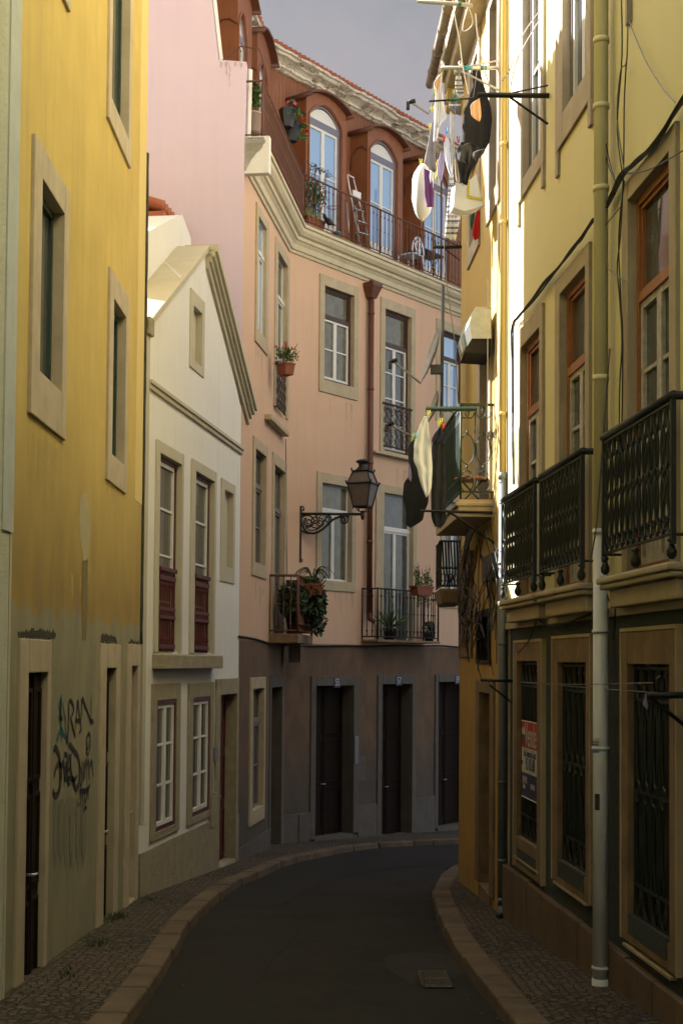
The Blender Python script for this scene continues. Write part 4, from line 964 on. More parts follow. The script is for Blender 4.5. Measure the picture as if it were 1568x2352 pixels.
ZP = -.28; s = MB(); rnd = random.Random(8)
s.box(fH, -14, uH1+.004, -3.4, ZP-.35, -.05, .04)
n = 42
for j in range(n): s.box(fH, -14+(uH1+14.004)*j/n+.003, -14+(uH1+14.004)*(j+1)/n-.003, ZP-.6, ZP+rnd.uniform(-.01, .01), -.05, .045+rnd.uniform(-.004, .004))
s.build('plinth', 'plinth', hH, bevel=.008)
s = MB(); 
u = uH1-.25; s.box(fH, u-.03, u, ZP, ZH-.05, -.02, .006); s.build('painted_strip', 'moulding', hH)
# downpipes
s = MB(); uP, _ = fH.uz(1376, 1500, .1); zj = fH.uz(1376, 1221, .1)[1]; zb_ = fH.uz(1371, 2290, .1)[1]
pp = lambda z, d=.09: fH.P(uP, z, d)
s.tube([pp(zj), pp(TOPH-.3)], .054, 14)
for z in (fH.uz(1376, 875, .1)[1], fH.uz(1376, 440, .1)[1], fH.uz(1376, 252, .1)[1], 6.5): s.tube([pp(z), pp(z+.04)], .062, 14)
o = s.build('downpipe', 'pale_yellow', hH)
s = MB(); s.tube([pp(zb_), pp(zj+.02)], .057, 14)
for y in (1228, 1455, 1722, 2225): 
    z = fH.uz(1372, y, .1)[1]; s.tube([pp(z), pp(z+.025)], .066, 14)
z = fH.uz(1372, 2245, .1)[1]; s.tube([pp(zb_-.01), pp(z)], .063, 14); p2 = s.build('lower_downpipe', 'white_pipe', hH)
s = MB(); z = fH.uz(1365, 1720, .1)[1]
def pipe_sticker(mb, z0, z1, a0, a1, r=.0585):
    n = 6; vs = []
    for k in range(n+1):
        a = a0+(a1-a0)*k/n; q = fH.n*math.cos(a)*r - fH.d*math.sin(a)*r; vs += [pp(z0)+q, pp(z1)+q]
    mb.add(vs, [(2*k, 2*k+2, 2*k+3, 2*k+1) for k in range(n)], True)
# angle towards the camera is about -fH.d
pipe_sticker(s, z-.02, z+.09, .1, 1.1); s.build('sticker', 's_white', p2)
s = MB(); pipe_sticker(s, z-.02, z-.003, .1, 1.1, .0592); s.build('sticker', 's_blue', p2)
s = MB(); z2 = fH.uz(1372, 1840, .1)[1]; pipe_sticker(s, z2-.06, z2+.06, .5, 1.2); s.build('sticker', 'roughgrey', p2)
cen = pp(z+.06)+ (fH.n*math.cos(.6)-fH.d*math.sin(.6))*.0595
nd = (fH.n*math.cos(.6)-fH.d*math.sin(.6)); xd = UP.cross(nd)
text('RAÇÕES', .018, cen, xd, UP, nd, p2, 's_navy', 'lettering'); text('MENTOS', .016, cen-UP*.02, xd, UP, nd, p2, 's_navy', 'lettering')
# for sale board tied to the bars
bd = thing('for_sale_board', fH.pt(1220, 1850, .0), 'red, white and navy Vende for-sale board tied to the bars of the farthest grey-floor window', 'sign')
I = wins[0][1]; uL, zTt = fH.uz(1198, 1655, .012); uR, _ = fH.uz(1234, 1667, .012); zBt = fH.uz(1198, 1825, .012)[1]
HB = zTt-zBt; us = [uL+(uR-uL)*k/8 for k in range(9)]
def bandpanel(f0, f1, d, m, nm, bow=0):
    s = MB(); s.box(fH, min(uL, uR), max(uL, uR), zTt-HB*f1, zTt-HB*f0, d-.004, d); return s.build(nm, m, bd)
bandpanel(0, .355, .012, 's_red', 'red_panel'); bandpanel(.356, .69, .012, 's_white', 'white_panel'); bandpanel(.691, 1.02, .012, 's_navy', 'navy_panel')
s = MB()
for f in (0, 1.02): s.tube([fH.P(uL, zTt-HB*f, .012), fH.P(uR, zTt-HB*f, .012)], .006, 4)
s.build('edge', 's_white', bd)
XD = -fH.d; WB = abs(uL-uR)
def bp_(fx, fy): return fH.P(uL-(WB*fx), zTt-HB*fy, .0125)
text('Vende', .34, bp_(.60, .19), XD, UP, fH.n, bd, 's_white', sx=.50*WB/.62)
text('Luís Teixeira da Costa', .105, bp_(.54, .425), XD, UP, fH.n, bd, 's_navy', sx=.50*WB/.62)
text('(351)', .05, bp_(.06, .56), XD, UP, fH.n, bd, 's_navy', sx=.5)
text('913 185 688', .17, bp_(.56, .57), XD, UP, fH.n, bd, 's_navy', sx=.42*WB/.62)
text('RE/MAX', .10, bp_(.24, .79), XD, UP, fH.n, bd, 's_white', sx=.5*WB/.62); text('Team', .08, bp_(.18, .87), XD, UP, fH.n, bd, 's_white', sx=.6)
text('214 152 440', .075, bp_(.72, .85), XD, UP, fH.n, bd, 's_white', sx=.5)
def disc(cx, cy, rx, ry, m, nm, off=0.001, half=None):
    P = []
    for k in range(20):
        a = 2*math.pi*k/20; 
        P.append(bp_(cx+rx*math.cos(a), cy-ry*math.sin(a))+fH.n*off)
    if half: P = [bp_(cx+rx*math.cos(math.pi*k/10), cy-ry*math.sin(math.pi*k/10)*half)+fH.n*off for k in range(11)]
    s = MB(); s.add(P, [tuple(range(len(P)))[::-1]]); return s.build(nm, m, bd)
disc(.12, .15, .10, .075, 's_white', 'balloon_emblem'); disc(.12, .18, .095, .05, 's_navy', 'balloon_emblem', .002, half=-3.0); 
# bundled and loose cables on the yellow wall
rnd = random.Random(4)
bund = [(1600, 190), (1567, 232), (1507, 324), (1460, 372), (1428, 402), (1408, 440), (1394, 470)]
s = MB()
for k in range(7): s.tube(smooth([fH.pt(x+rnd.uniform(-3, 3), y+rnd.uniform(-7, 7), .04+rnd.uniform(0, .03)) for x, y in bund], 5), .011, 4)
tag(s.build('cable_bundle', 'cable'), 'thick black cable bundle slanting above the nearest french window', 'cable', 'cable bundles on the pale yellow wall')
s = MB(); bund = [(1361, 503), (1335, 545), (1309, 578), (1280, 615), (1251, 650), (1220, 690), (1190, 726), (1178, 745), (1176, 790), (1177, 900), (1178, 1010), (1179, 1110)]
for k in range(5): s.tube(smooth([fH.pt(x+rnd.uniform(-2, 2), y+rnd.uniform(-5, 5), .04+rnd.uniform(0, .03)) for x, y in bund], 5), .010, 4)
tag(s.build('cable_bundle', 'cable'), 'black cable bundle running from the pipe down to the sunlit corner', 'cable', 'cable bundles on the pale yellow wall')
Z3 = lambda P: [(1003+.36*x, .36*y) for x, y in P]
for P, m_, lb in (([(1045, -80), (1048, 200), (1060, 700), (1080, 1000), (1140, 1160)], 'cable', 'leftmost black cable hanging beside the yellow downpipe'),
    ([(1080, -80), (1050, 300), (1070, 700), (1085, 950), (1135, 1150)], 'cable', 'black cable crossing the leftmost cable beside the yellow downpipe'),
    ([(1175, -80), (1180, 350), (1150, 800), (1180, 1090)], 'cable', 'black cable hanging midway between yellow downpipe and top right window'),
    ([(1217, -80), (1212, 370), (1172, 450), (1150, 750), (1195, 1080)], 'cable_grey', 'grey cable looping down to the slanting cable bundle'),
    ([(1210, 370), (1195, 640), (1190, 1080), (1170, 1500), (1150, 1700), (1165, 1900), (1180, 2180), (1165, 2500), (1165, 3050)], 'cable', 'long black cable hanging from roof height to the nearest balcony'),
    ([(1195, 1150), (1160, 1500), (1172, 1900), (1185, 2200), (1175, 3040)], 'cable', 'long black cable hanging just right of the other long one to the nearest balcony'),
    ([(1225, 130), (1330, 380), (1440, 560), (1520, 650)], 'cable_grey', 'blue-grey cable slanting from the top window corner to the bundle'),
    ([(1170, 1320), (1050, 1480), (1040, 1600), (1080, 1700), (1200, 1790)], 'cable_grey', 'grey loose cable bulging left across the yellow downpipe'),
    ([(1170, 1110), (1350, 1080), (1568, 960)], 'cable_grey', 'thin grey cable slanting across the window top below the bundle')):
    cable('hanging_cable', sagpx(fH, Z3(P), .06), .0055, m_, lb)
cable('hanging_cable', sagpx(fH, [(1400, 800), (1385, 1000), (1370, 1200), (1355, 1290)], .16), .006, 'cable_grey', 'thin grey cable crossing the white part of the downpipe')
cable('hanging_cable', sagpx(fH, [(1232, 1420), (1260, 1437), (1300, 1432), (1330, 1420), (1356, 1410)], .05), .01, 'cable', 'sagging black cable below the two farther cast iron balconies')
cable('hanging_cable', sagpx(fH, [(1232, 1425), (1215, 1470), (1190, 1500)], .05), .007, 'cable', 'short black cable dropping to the farthest barred window')
cable('hanging_cable', sagpx(fH, [(1390, 1345), (1398, 1380), (1412, 1400), (1408, 1470)], .05), .007, 'cable', 'short black cable hanging below the nearest balcony')

# ------------------------------------------------------------------ ochre house at the corner
hO = thing('ochre_house', (1.65, 16.6, gz(16.6)), 'ochre corner house with green iron balcony and cream gutter, beyond the pale yellow house', 'house')
TOPG = 9.9
def wo(o1, o2, i1, i2, **k): return window(fG, hO, o1, o2, i1, i2, **{**dict(depth=.1, fw=.05, stone='stone_pale'), **k})
wo((1122, -20), (1150, 455), (1129, 20), (1145, 420), frame='black_iron', pane='dark', cols=1, rows=1)
wo((1078, 130), (1103, 561), (1083, 170), (1099, 530), frame='white_paint', pane='glass', cols=1, rows=2)
wo((1099, 805), (1129, 1150), (1106, 825), (1122, 1148), frame='grey_wood', pane='glass', cols=1, rows=2)
wo((1058, 1281), (1086, 1510), (1066, 1326), (1080, 1488), frame='old_white', pane='glass_pale', cols=1, rows=2, stone='stone_dark')
blind(fG, hO, (1096, 1405), (1127, 1525), (1100, 1420), (1122, 1516), m='dark', name='recess', depth=.2)
doorway(fG, hO, (1097, 1562), (1136, 2050), (1105, 1590), (1128, 2057), .12, .03, 'stone_dark', label='black door with grimy panels')
wall(fG, hO, [(0.02, BASE+.5), (LG, BASE+.5), (LG, TOPG), (0.02, TOPG)], 6, 'ochre')
s = MB(); s.box(fG, -.0, LG+.25, TOPG-.3, TOPG-.1, -.3, .22); s.box(fG, -.0, LG+.35, TOPG-.098, TOPG+.1, -.3, .3); s.build('eaves', 'stone', hO, bevel=.02)
s = MB(); s.box(fG, LG-.02, LG+.3, TOPG-.55, TOPG-.305, -.5, .2); s.build('eaves_block', 'ochre', hO)
s = MB(); s.tube([fG.P(-.0, TOPG+.02, .40), fG.P(LG+.4, TOPG-.1, .40)], .062, 10)
for k in range(7): u = .3+k*.6; s.tube([fG.P(u, TOPG-.02-.02*k*.6, .40), fG.P(u+.04, TOPG-.02-.02*k*.6, .40)], .072, 10)
s.build('gutter', 'old_gutter', hO)
s = MB()
for k in range(23): s.tube([fG.P(.05+k*.19, TOPG+.16, .33), fG.P(.05+k*.19, TOPG+.7, -1.6)], .07, 7)
s.build('roof', 'tile', hO)
s = MB(); s.box(fG, .05, LG-.3, TOPG+.75, 14.0, -5.9, -1.7); s.build('sky_blocker_storey', 'ochre', hO)  # hidden upper box added to block sky light falling on the peach front
# green balcony with scrolled side
PG = .40
uN, zsb = fG.uz(1052, 1187, PG); uF2, _ = fG.uz(1001, 1229, PG); zst = fG.uz(1054, 1145, PG)[1]
s = MB(); s.box(fG, uN, uF2, zsb, zst, -.05, PG); s.box(fG, uN-.02, uF2+.02, zsb+.12, zst-.03, -.05, PG+.03); bs = s.build('balcony_slab', 'stone', hO, bevel=.012)
zt = fG.uz(1051, 929, PG)[1]
s = MB(); a, b = uN+.04, uF2-.04; d = PG-.03; z0, z1 = zst+.08, zt-.02
s.box(fG, a-.02, b+.02, z1, z1+.025, d-.03, d+.02); s.box(fG, a-.02, a+.02, z1, z1+.025, -.02, d-.031); s.box(fG, a, b, z0, z0+.02, d-.012, d+.012); s.box(fG, a-.01, a+.01, z0, z0+.02, 0, d-.013)
for u in (a, b): s.tube([fG.P(u, zst, d), fG.P(u, z1, d)], .014, 6)
s.tube([fG.P(a, zst, .02), fG.P(a, z1, .02)], .008, 4); s.tube([fG.P(a, z0, .21), fG.P(a, z1, .21)], .008, 4)
def ring(mb, fn, cx, cz, rx, rz, r=.006, a0=0, a1=6.2832, n=18): mb.tube([fn(cx+rx*math.cos(a0+(a1-a0)*k/n), cz+rz*math.sin(a0+(a1-a0)*k/n)) for k in range(n+1)], r, 4, caps=False)
side = lambda x, z: fG.P(a, z, x)
Hh = z1-z0
for cx in (.115, .30):
    ring(s, side, cx, z0+Hh*.5, .082, .17)
    ring(s, side, cx, z0+.10, .07, .09); ring(s, side, cx-.03, z1-.07, .05, .07, a0=3.14, a1=7.3); ring(s, side, cx+.03, z1-.07, .05, .07, a0=2.1, a1=6.28); ring(s, side, cx, z0+.2, .05, .05, a0=0, a1=4.7)
    s.lathe(side(cx, z0+Hh*.5+.17), [(.006, 0), (.014, .02), (.006, .05)], 6); s.lathe(side(cx, z0+Hh*.5-.23), [(.006, 0), (.014, .03), (.006, .06)], 6)
n = 18
for k in range(n+1):
    u = a+(b-a)*k/n; s.tube([fG.P(u, z0, d), fG.P(u, z1, d)], .010, 4)
    if k < n: ring(s, lambda x, z: fG.P(x, z, d), u+(b-a)/n/2, z1-.1, .045, .08, .010, n=8); ring(s, lambda x, z: fG.P(x, z, d), u+(b-a)/n/2, z0+.1, .045, .08, .010, n=8)
s.build('railing', 'green_iron', bs)
# rusty angle bar under the slab
s = MB(); s.tube([fG.P(uN-.02, zsb+.06, PG+.62-.2), fG.P(uN-.02, zsb+.05, -.02)], .014, 4); s.tube([fG.P(uN-.02, zsb+.05, PG+.1), fG.P(uN-.02, zsb-.3, -.02)], .012, 4); s.build('brace', 'black_iron', bs)
# balcony on the hidden corner face, with rough stone base
s = MB(); c = fG.P(LG, 0, 0)
x0, x1 = 1.29, 1.60; y0 = c.y-.12; zq = at(1030, 1352, y0).z; zq0 = at(1030, 1388, y0).z
s.hexa([(x0+.05, y0, zq0), (x1, y0, zq0), (x1, y0+1, zq0), (x0+.05, y0+1, zq0), (x0, y0, zq), (x1, y0, zq), (x1, y0+1, zq), (x0, y0+1, zq)]); bq = s.build('corner_balcony_slab', 'stone_dark', hO, bevel=.03)
s = MB(); zr = at(1030, 1242, y0).z
for k in range(8):
    x = x0+.03+(x1-x0-.04)*k/7; s.tube([(x-.02, y0+.05, zr), (x, y0+.05, zq+.25), (x+.02*math.sin(k), y0+.0, zq+.1), (x, y0+.05, zq+.03)], .012, 4)
for k in range(9): s.tube([(x0+.03, y0+.05+.1*k, zr), (x0+.03, y0+.05+.1*k, zq+.03)], .012, 4)
for z in (zr, zq+.28, zq+.04): s.tube([(x0+.03, y0+.05, z), (x1, y0+.05, z)], .015, 4); s.tube([(x0+.03, y0+.05, z), (x0+.03, y0+.95, z)], .015, 4)
for k in range(5): ring(s, lambda x, z: Vector((x, y0+.045, z)), x0+.06+k*.055, zq+.15, .025, .05, .007, n=8)
s.build('railing', 'black_iron', bq)
# downpipe at the corner: ochre above, grey below
s = MB(); uq, _ = fG.uz(1152, 1300, .1); uq = .0; fq = lambda z: at(1154, 1520, 14.62)*1.0*Vector((1, 1, 0)).length*0+Vector((at(1153, 1520, 14.6).x, 14.6, z))
zt_ = at(1150, 1090, 14.6).z; zbt = at(1150, 2085, 14.6).z
s.tube([fq(zt_+.001), fq(TOPH-1)], .036, 12)
for y in (335, 515, 955): z = at(1150, y, 14.6).z; s.tube([fq(z), fq(z+.04)], .043, 12)
s.build('upper_downpipe', 'ochre', hO)
s = MB(); s.tube([fq(zbt), fq(zt_)], .043, 14)
s.tube([fq(zt_-.05), fq(zt_+.02)], .05, 14)
for y in (1297, 1482, 1800, 1980): z = at(1150, y, 14.6).z; s.tube([fq(z), fq(z+.03)], .05, 14)
s.tube([fq(zbt+.1), fq(zbt), fq(zbt-.06)+Vector((-.03, -.1, 0))], .045, 12); s.build('downpipe', 'grey_metal', hO)
# sheet metal extractor duct
dq = thing('extractor_duct', at(1100, 790, 15.9), 'dented galvanised extractor hood sticking out of the ochre wall above the green balcony', 'duct')
s = MB(); P = [at(*p, 15.45) for p in ((1127, 708), (1096, 708), (1082, 722), (1078, 742), (1084, 776), (1127, 776))]
s.prism(P, Vector((-.03, .45, -.02))); s.build('hood_body', 'galv', dq, bevel=.006)
s = MB(); P = [at(*p, 15.85) for p in ((1092, 706), (1068, 742), (1056, 780), (1063, 806), (1084, 772), (1124, 772), (1124, 706))]
s.prism(P, Vector((0, .35, 0))); s.build('hood_skirt', 'galv', dq, bevel=.005)
s = MB(); P = [at(*p, 15.47) for p in ((1084, 777), (1127, 777), (1127, 812), (1066, 808))]; s.prism(P, Vector((0, .6, 0))); s.build('hood_mouth', 'dark', dq)
# tangle of wires under the balcony
rnd = random.Random(11); s = MB()
for k in range(26):
    x = rnd.uniform(1062, 1134); y = rnd.uniform(1195, 1300); P = []
    for j in range(7):
        P.append(fG.pt(min(1140, max(1056, x)), y, .04+rnd.uniform(0, .12))); x += rnd.uniform(-13, 13); y += rnd.uniform(15, 62)
    s.tube(smooth(P, 4), .006, 4)
for k in range(10):
    x0_, y0_ = 1075+rnd.uniform(-8, 25), 1400+rnd.uniform(-20, 60); r0 = rnd.uniform(8, 22)
    s.tube(smooth([fG.pt(x0_+r0*math.cos(a*.9), y0_+2.2*r0*math.sin(a*.9), .1+.01*k) for a in range(8)], 3), .005, 4)
for k in range(6): s.tube(smooth([fG.pt(1062+k, 1330, .1), fG.pt(1064+k, 1280, .12), fG.pt(1075+2*k, 1225, .14), fG.pt(1110, 1200, .12)], 4), .013, 5)
tag(s.build('cable_tangle', 'cable'), 'tangled mass of black wires hanging below the green balcony', 'cable', kind='stuff')
s = MB(); q = fG.rect((1106, 1282), (1134, 1326), .1); s.box(fG, q[0], q[1], q[2], q[3], .0, .1); s.build('cable_box', 'black_iron', hO)
for P, lb in (([(1120, 640), (1119, 900), (1115, 1100)], 'thin pale wire dropping beside the ochre wall window to the balcony'), ([(1147, 0), (1140, 300), (1143, 600), (1135, 900), (1138, 1120), (1128, 1200)], 'loose wire winding along the ochre downpipe'), ([(1150, 120), (1152, 500), (1148, 800), (1144, 1000), (1132, 1150)], 'second loose wire twisted round the ochre downpipe')):
    cable('loose_wire', sagpx(fG, P, .12), .0045, 'cable_grey', lb, 'wire')
# small folding table on the green balcony
tb = thing('balcony_table', fG.P(uN+.45, zst, .2), 'small round table with orange-brown top standing on the green balcony', 'table')
s = MB(); c = fG.P(uN+.45, zst+.27, .19); s.lathe(c, [(.20, 0), (.205, .01), (.205, .02), (.2, .028)], 22); s.build('tabletop', 'orange_wood', tb)
for k in (-1, 1):
    s = MB(); s.tube([c+Vector((k*.12, .0, 0)), c+Vector((-k*.12, .02, -.26))], .012, 6); s.build('leg', 'grey_metal', tb)
hQ = thing('unseen_sky_blocker', (-11, 15.5, gz(15)), 'unseen cream block added behind the white gabled house to keep sky light off the street', 'house')  # unseen block, added to hold back sky light from the left
s = MB(); s.wbox(-15, -8.4, 9, 21.4, -2, 10.3); s.build('wall', 'white', hQ)
s = MB(); s.wbox(-15.2, -8.2, 8.8, 21.5, 10.31, 10.6); s.build('roof', 'tile', hQ)
# unseen block added behind the camera to shut sky light out of the street
hK = thing('street_end_blocker', (0, -10, gz(-10)), 'unseen plain cream block added behind the viewer to darken the street', 'house')
s = MB(); s.wbox(-7, 8, -17, -9, -1, 14); s.build('wall', 'white', hK)
s = MB(); s.wbox(-7.2, 8.2, -17.2, -8.8, 14.01, 14.3); s.build('roof', 'tile', hK)
# neighbour past the bend on the right so that the street stays enclosed
hR = thing('bend_house', (6, 24, gz(24)), 'cream house round the bend behind the ochre corner house', 'house')
s = MB(); s.wbox(4.4, 9, 18.9, 24.4, -3, 13.5); s.build('wall', 'white', hR); s = MB(); s.wbox(4.2, 9.2, 18.8, 24.6, 13.51, 13.8); s.build('roof', 'tile', hR)
# ------------------------------------------------------------------ street lamp on its scrolled bracket
YL = 26.35
def LP(px, py, dy=0): return at(px, py, YL+dy)
lamp = thing('street_lamp', LP(689, 1200), 'black wrought iron street lamp with four-sided lantern on a scrolled wall bracket', 'street lamp')
s = MB()
zt = LP(689, 1163).z; zb_ = LP(689, 1292).z; xw = XE1.x+.07
q = LP(690, 1180); zA = q.z; xe = LP(832, 1182).x; x0 = q.x
s.wbox(x0-.025, x0+.025, YL-.03, YL+.03, zb_, zt)
s.tube([(x0, YL, zA), (xe, YL, zA)], .026, 8)
def sp(pts, r, n=6): s.tube(smooth([Vector((x0+x, YL, zA+z)) for x, z in pts], 6), r, n)
def scr(cx, cz, r, a0, turns, rr=.018, dirn=1):
    n = int(18*turns); s.tube([Vector((x0+cx+(r*(1-.75*k/n))*math.cos(a0+dirn*turns*6.283*k/n), YL, zA+cz+(r*(1-.75*k/n))*math.sin(a0+dirn*turns*6.283*k/n))) for k in range(n+1)], [rr*(1-.2*k/n) for k in range(n+1)], 6)
sp([(0, .14), (.05, .13), (.06, .07), (.03, .07)], .014)
sp([(.0, -.06), (.05, -.24), (.12, -.34), (.24, -.37), (.36, -.33), (.48, -.24), (.60, -.12), (.72, -.06), (.84, -.03), (.92, -.05)], .026)
sp([(0, -.30), (.07, -.35), (.18, -.38)], .02)
sp([(.02, -.06), (.10, -.03), (.20, -.05), (.26, -.13), (.22, -.22), (.13, -.25), (.09, -.20)], .018)
scr(.15, -.16, .085, 2.0, 1.6, .018, 1); scr(.27, -.11, .08, 0, 1.4, .015, -1); scr(.37, -.17, .07, 3, 1.3, .015); scr(.52, -.10, .075, 1.6, 1.5, .016, -1); scr(.82, -.11, .085, 1.2, 1.6, .018, -1); scr(.34, -.05, .05, 0, 1.2, .014)
sp([(.2, -.24), (.32, -.27), (.42, -.18), (.5, -.05), (.56, -.02)], .014); sp([(.1, -.26), (.18, -.31), (.3, -.30), (.40, -.24)], .013)
sp([(.28, -.02), (.33, -.12), (.38, -.08), (.44, -.14), (.42, -.24)], .012)
s.tube([(x0, YL, zb_+.05), (x0+.04, YL, zb_+.02), (x0+.045, YL, zb_+.07)], .014, 6)
s.build('bracket', 'black_iron', lamp)
cx, cy_ = xe+.005, YL; z = lambda py: at(834, py, YL).z
zb0, zb1, zm, zt1, zt2 = z(1164), z(1168), z(1112), z(1083), z(1067)
s = MB(); s.lathe((cx, cy_, 0), [(.015, z(1194)), (.035, z(1190)), (.04, z(1183)), (.03, z(1181)), (.042, z(1178)), (.03, z(1173))], 10)
for a in (0.5, 2.07, 3.64, 5.21):
    s.tube([(cx+.02*math.cos(a), cy_+.02*math.sin(a), z(1177)), (cx+.12*math.cos(a), cy_+.12*math.sin(a), z(1173)), (cx+.17*math.cos(a), cy_+.17*math.sin(a), z(1164))], .009, 5)
def sq(r, zz, rot=-.36): return [Vector((cx+r*math.cos(rot+math.pi/4+k*math.pi/2), cy_+r*math.sin(rot+math.pi/4+k*math.pi/2), zz)) for k in range(4)]
B0, B1, B2 = sq(.20, zb0), sq(.325, zm), sq(.21, zt1)
for a, b in ((B0, B1), (B1, B2)):
    for k in range(4): s.tube([a[k], b[k]], .014, 4)
for rg, r in ((B0, .016), (sq(.34, zm), .018), (sq(.235, zt1), .015)):
    for k in range(4): s.tube([rg[k], rg[(k+1) % 4]], r, 4)
for rg in (sq(.35, zm), sq(.24, zt1), ): 
    for p in rg: s.lathe(p, [(.008, 0), (.018, .03), (.018, .045), (.006, .06)], 8)
for p in sq(.2, zb0): s.lathe(p-Vector((0, 0, .05)), [(.006, 0), (.014, .02), (.008, .05)], 6)
s.hexa(sq(.235, zt1-.004)+sq(.235, zt1+.01))
s.lathe((cx, cy_, 0), [(.19, zt1), (.13, zt1+.05), (.085, zt1+.10), (.085, zt1+.15), (.13, zt1+.175), (.14, zt1+.19), (.11, zt1+.215), (.04, zt1+.235)], 16)
hd_ = s.build('lantern', 'black_iron', lamp)
s = MB(); b0, b1, b2 = sq(.193, zb0+.01), sq(.315, zm-.01), sq(.205, zt1-.01)
s.hexa(b0+b1); s.hexa([p+Vector((0, 0, .015)) for p in b1]+b2); s.build('lantern_glass', 'frost', hd_)

# ------------------------------------------------------------------ laundry
def cloth(name, label, poly, Y, m, cat='laundry', fold=.022, nf=1.8, seed=0, stripes=None, lean=0., group=None, th=.008):
    rnd = random.Random(seed); ph = rnd.uniform(0, 6)
    y0 = min(p[1] for p in poly); y1 = max(p[1] for p in poly); N = max(6, int((y1-y0)/4)); M_ = 12; rows = []
    for r in range(N+1):
        y = y0+(y1-y0)*min(.999, max(.001, r/N)); xs = []
        for i in range(len(poly)):
            a, b = poly[i], poly[(i+1) % len(poly)]
            if (a[1]-y)*(b[1]-y) <= 0 and a[1] != b[1]: xs.append(a[0]+(b[0]-a[0])*(y-a[1])/(b[1]-a[1]))
        rows.append((min(xs)+.8*noise.noise(Vector((y*.15, seed, 0))), max(xs)+.8*noise.noise(Vector((y*.15, seed, 7))), y))
    for _ in range(2): rows = [rows[0]]+[tuple((rows[i-1][k]+2*rows[i][k]+rows[i+1][k])/4 for k in (0, 1, 2)) for i in range(1, len(rows)-1)]+[rows[-1]]
    xm = (min(p[0] for p in poly)+max(p[0] for p in poly))/2; vs = []; bk = []
    for r, (a, b, y) in enumerate(rows):
        for c in range(M_+1):
            t = c/M_; x = a+(b-a)*t; v = r/N
            f = fold*(math.sin(nf*6.283*t+ph+1.5*math.sin(2.2*v+ph)+v*1.2)*(.25+.5*v)*.6+.5*noise.noise(Vector((x*.09, y*.05, seed)))+.08*noise.noise(Vector((x*.3, y*.2, seed))))
            YY = Y+f+lean*(x-xm)/100; vs.append(at(x, y, YY)); bk.append(at(x, y, YY+th*(1 if 0 < c < M_ else .3)))
    W_ = M_+1; fs = []
    for r in range(N):
        for c in range(M_): fs.append((r*W_+c, (r+1)*W_+c, (r+1)*W_+c+1, r*W_+c+1))
    n = len(vs); mb = MB(); back = [tuple(i+n for i in f)[::-1] for f in fs]
    rim = []
    for r in range(N): rim += [(r*W_, r*W_+n, (r+1)*W_+n, (r+1)*W_), (r*W_+M_, (r+1)*W_+M_, (r+1)*W_+M_+n, r*W_+M_+n)]
    for c in range(M_): rim += [(c, c+1, c+1+n, c+n), (N*W_+c, N*W_+c+n, N*W_+c+1+n, N*W_+c+1)]
    mb.add(vs+bk, fs+back+rim, True)
    L = at((poly[0][0]), y0, Y)
    if stripes:
        t = thing(name, at(xm, y1, Y), label, cat, group); mb.build('fabric', m, t)
        for (f0, f1, m2) in stripes:
            sm_ = MB(); r0, r1 = int(f0*N), max(int(f0*N)+1, int(f1*N)); V = []; F = []
            for r in range(r0, r1+1):
                for c in range(W_): V.append(vs[r*W_+c]+(CAM-vs[r*W_+c]).normalized()*.004)
            for r in range(r1-r0):
                for c in range(M_): F.append((r*W_+c, (r+1)*W_+c, (r+1)*W_+c+1, r*W_+c+1))
            sm_.add(V, F, True); sm_.build('stripe', m2, t)
        return t
    o = mb.build(name, m); return tag(o, label, cat, group)
Bz = lambda P: [(909.4+.16*x, 94+.16*y) for x, y in P]
Bw = lambda P: [(909.4+.16*x, 313.6+.16*y) for x, y in P]
YU = 15.8
cloth('shirt', 'white shirt with peach top edge hanging at the outer end of the upper clothesline', [(1009, 168), (1016, 166), (1014, 200), (1017, 220), (1024, 262), (1028, 272), (1012, 282), (1006, 300), (1003, 325), (995, 326), (996, 290), (997, 240), (1000, 215), (995, 190), (1003, 178)], YU+.1, 'c_white', seed=1, fold=.028)
cloth('napkin', 'peach cloth corner pinned over the top of the white shirt', [(1011, 170), (1008, 205), (1003, 212), (995, 191), (1002, 180)], YU-.02, 'c_peach', seed=2, fold=.02)
cloth('towel', 'long grey tube-shaped towel hanging left of the white sack', [(996, 262), (1000, 270), (1001, 393), (985, 388), (971, 381), (980, 340), (988, 300)], YU+.3, 'c_grey', seed=3)
cloth('sock', 'cream and grey striped sock on the upper clothesline', [(1045, 161), (1057, 162), (1063, 200), (1066, 222), (1050, 226), (1044, 196), (1047, 175)], YU+.05, 'c_cream', seed=4, fold=.02, stripes=[(a, a+.07, 'c_stripe_d') for a in (.12, .34, .5, .64, .8)])
cloth('shorts', 'slate blue shorts with pale stripes below the striped sock', [(1045, 210), (1058, 232), (1057, 266), (1027, 248), (1035, 230)], YU-.05, 'c_stripe_d', seed=5, fold=.02, stripes=[(.55, .62, 'c_white')])
cloth('leggings', 'long narrow white garment hanging centre of the upper clothesline', [(1034, 255), (1042, 262), (1043, 345), (1041, 400), (1035, 399), (1034, 300)], YU-.1, 'c_white', seed=6, fold=.03)
cloth('quilted_coat', 'big black quilted coat bunched on the upper clothesline', [(1083, 160), (1101, 160), (1114, 205), (1127, 245), (1130, 275), (1124, 325), (1113, 345), (1104, 360), (1096, 372), (1072, 372), (1060, 340), (1060, 305), (1064, 254), (1076, 222), (1085, 195)], YU-.3, 'c_black', seed=7, fold=.05, nf=2)
s = MB()
for k in range(9):
    y = 170+k*20; s.tube(smooth([at(1066+max(0, 8-k)*2.2, y+10, YU-.42), at(1095, y+4, YU-.43), at(1124-max(0, 5-k)*4, y-2, YU-.41)], 4), .004, 4)
for k in range(4): s.tube(smooth([at(1076+k*12, 215, YU-.43), at(1073+k*14, 270, YU-.44), at(1070+k*13, 325, YU-.42)], 4), .004, 4)
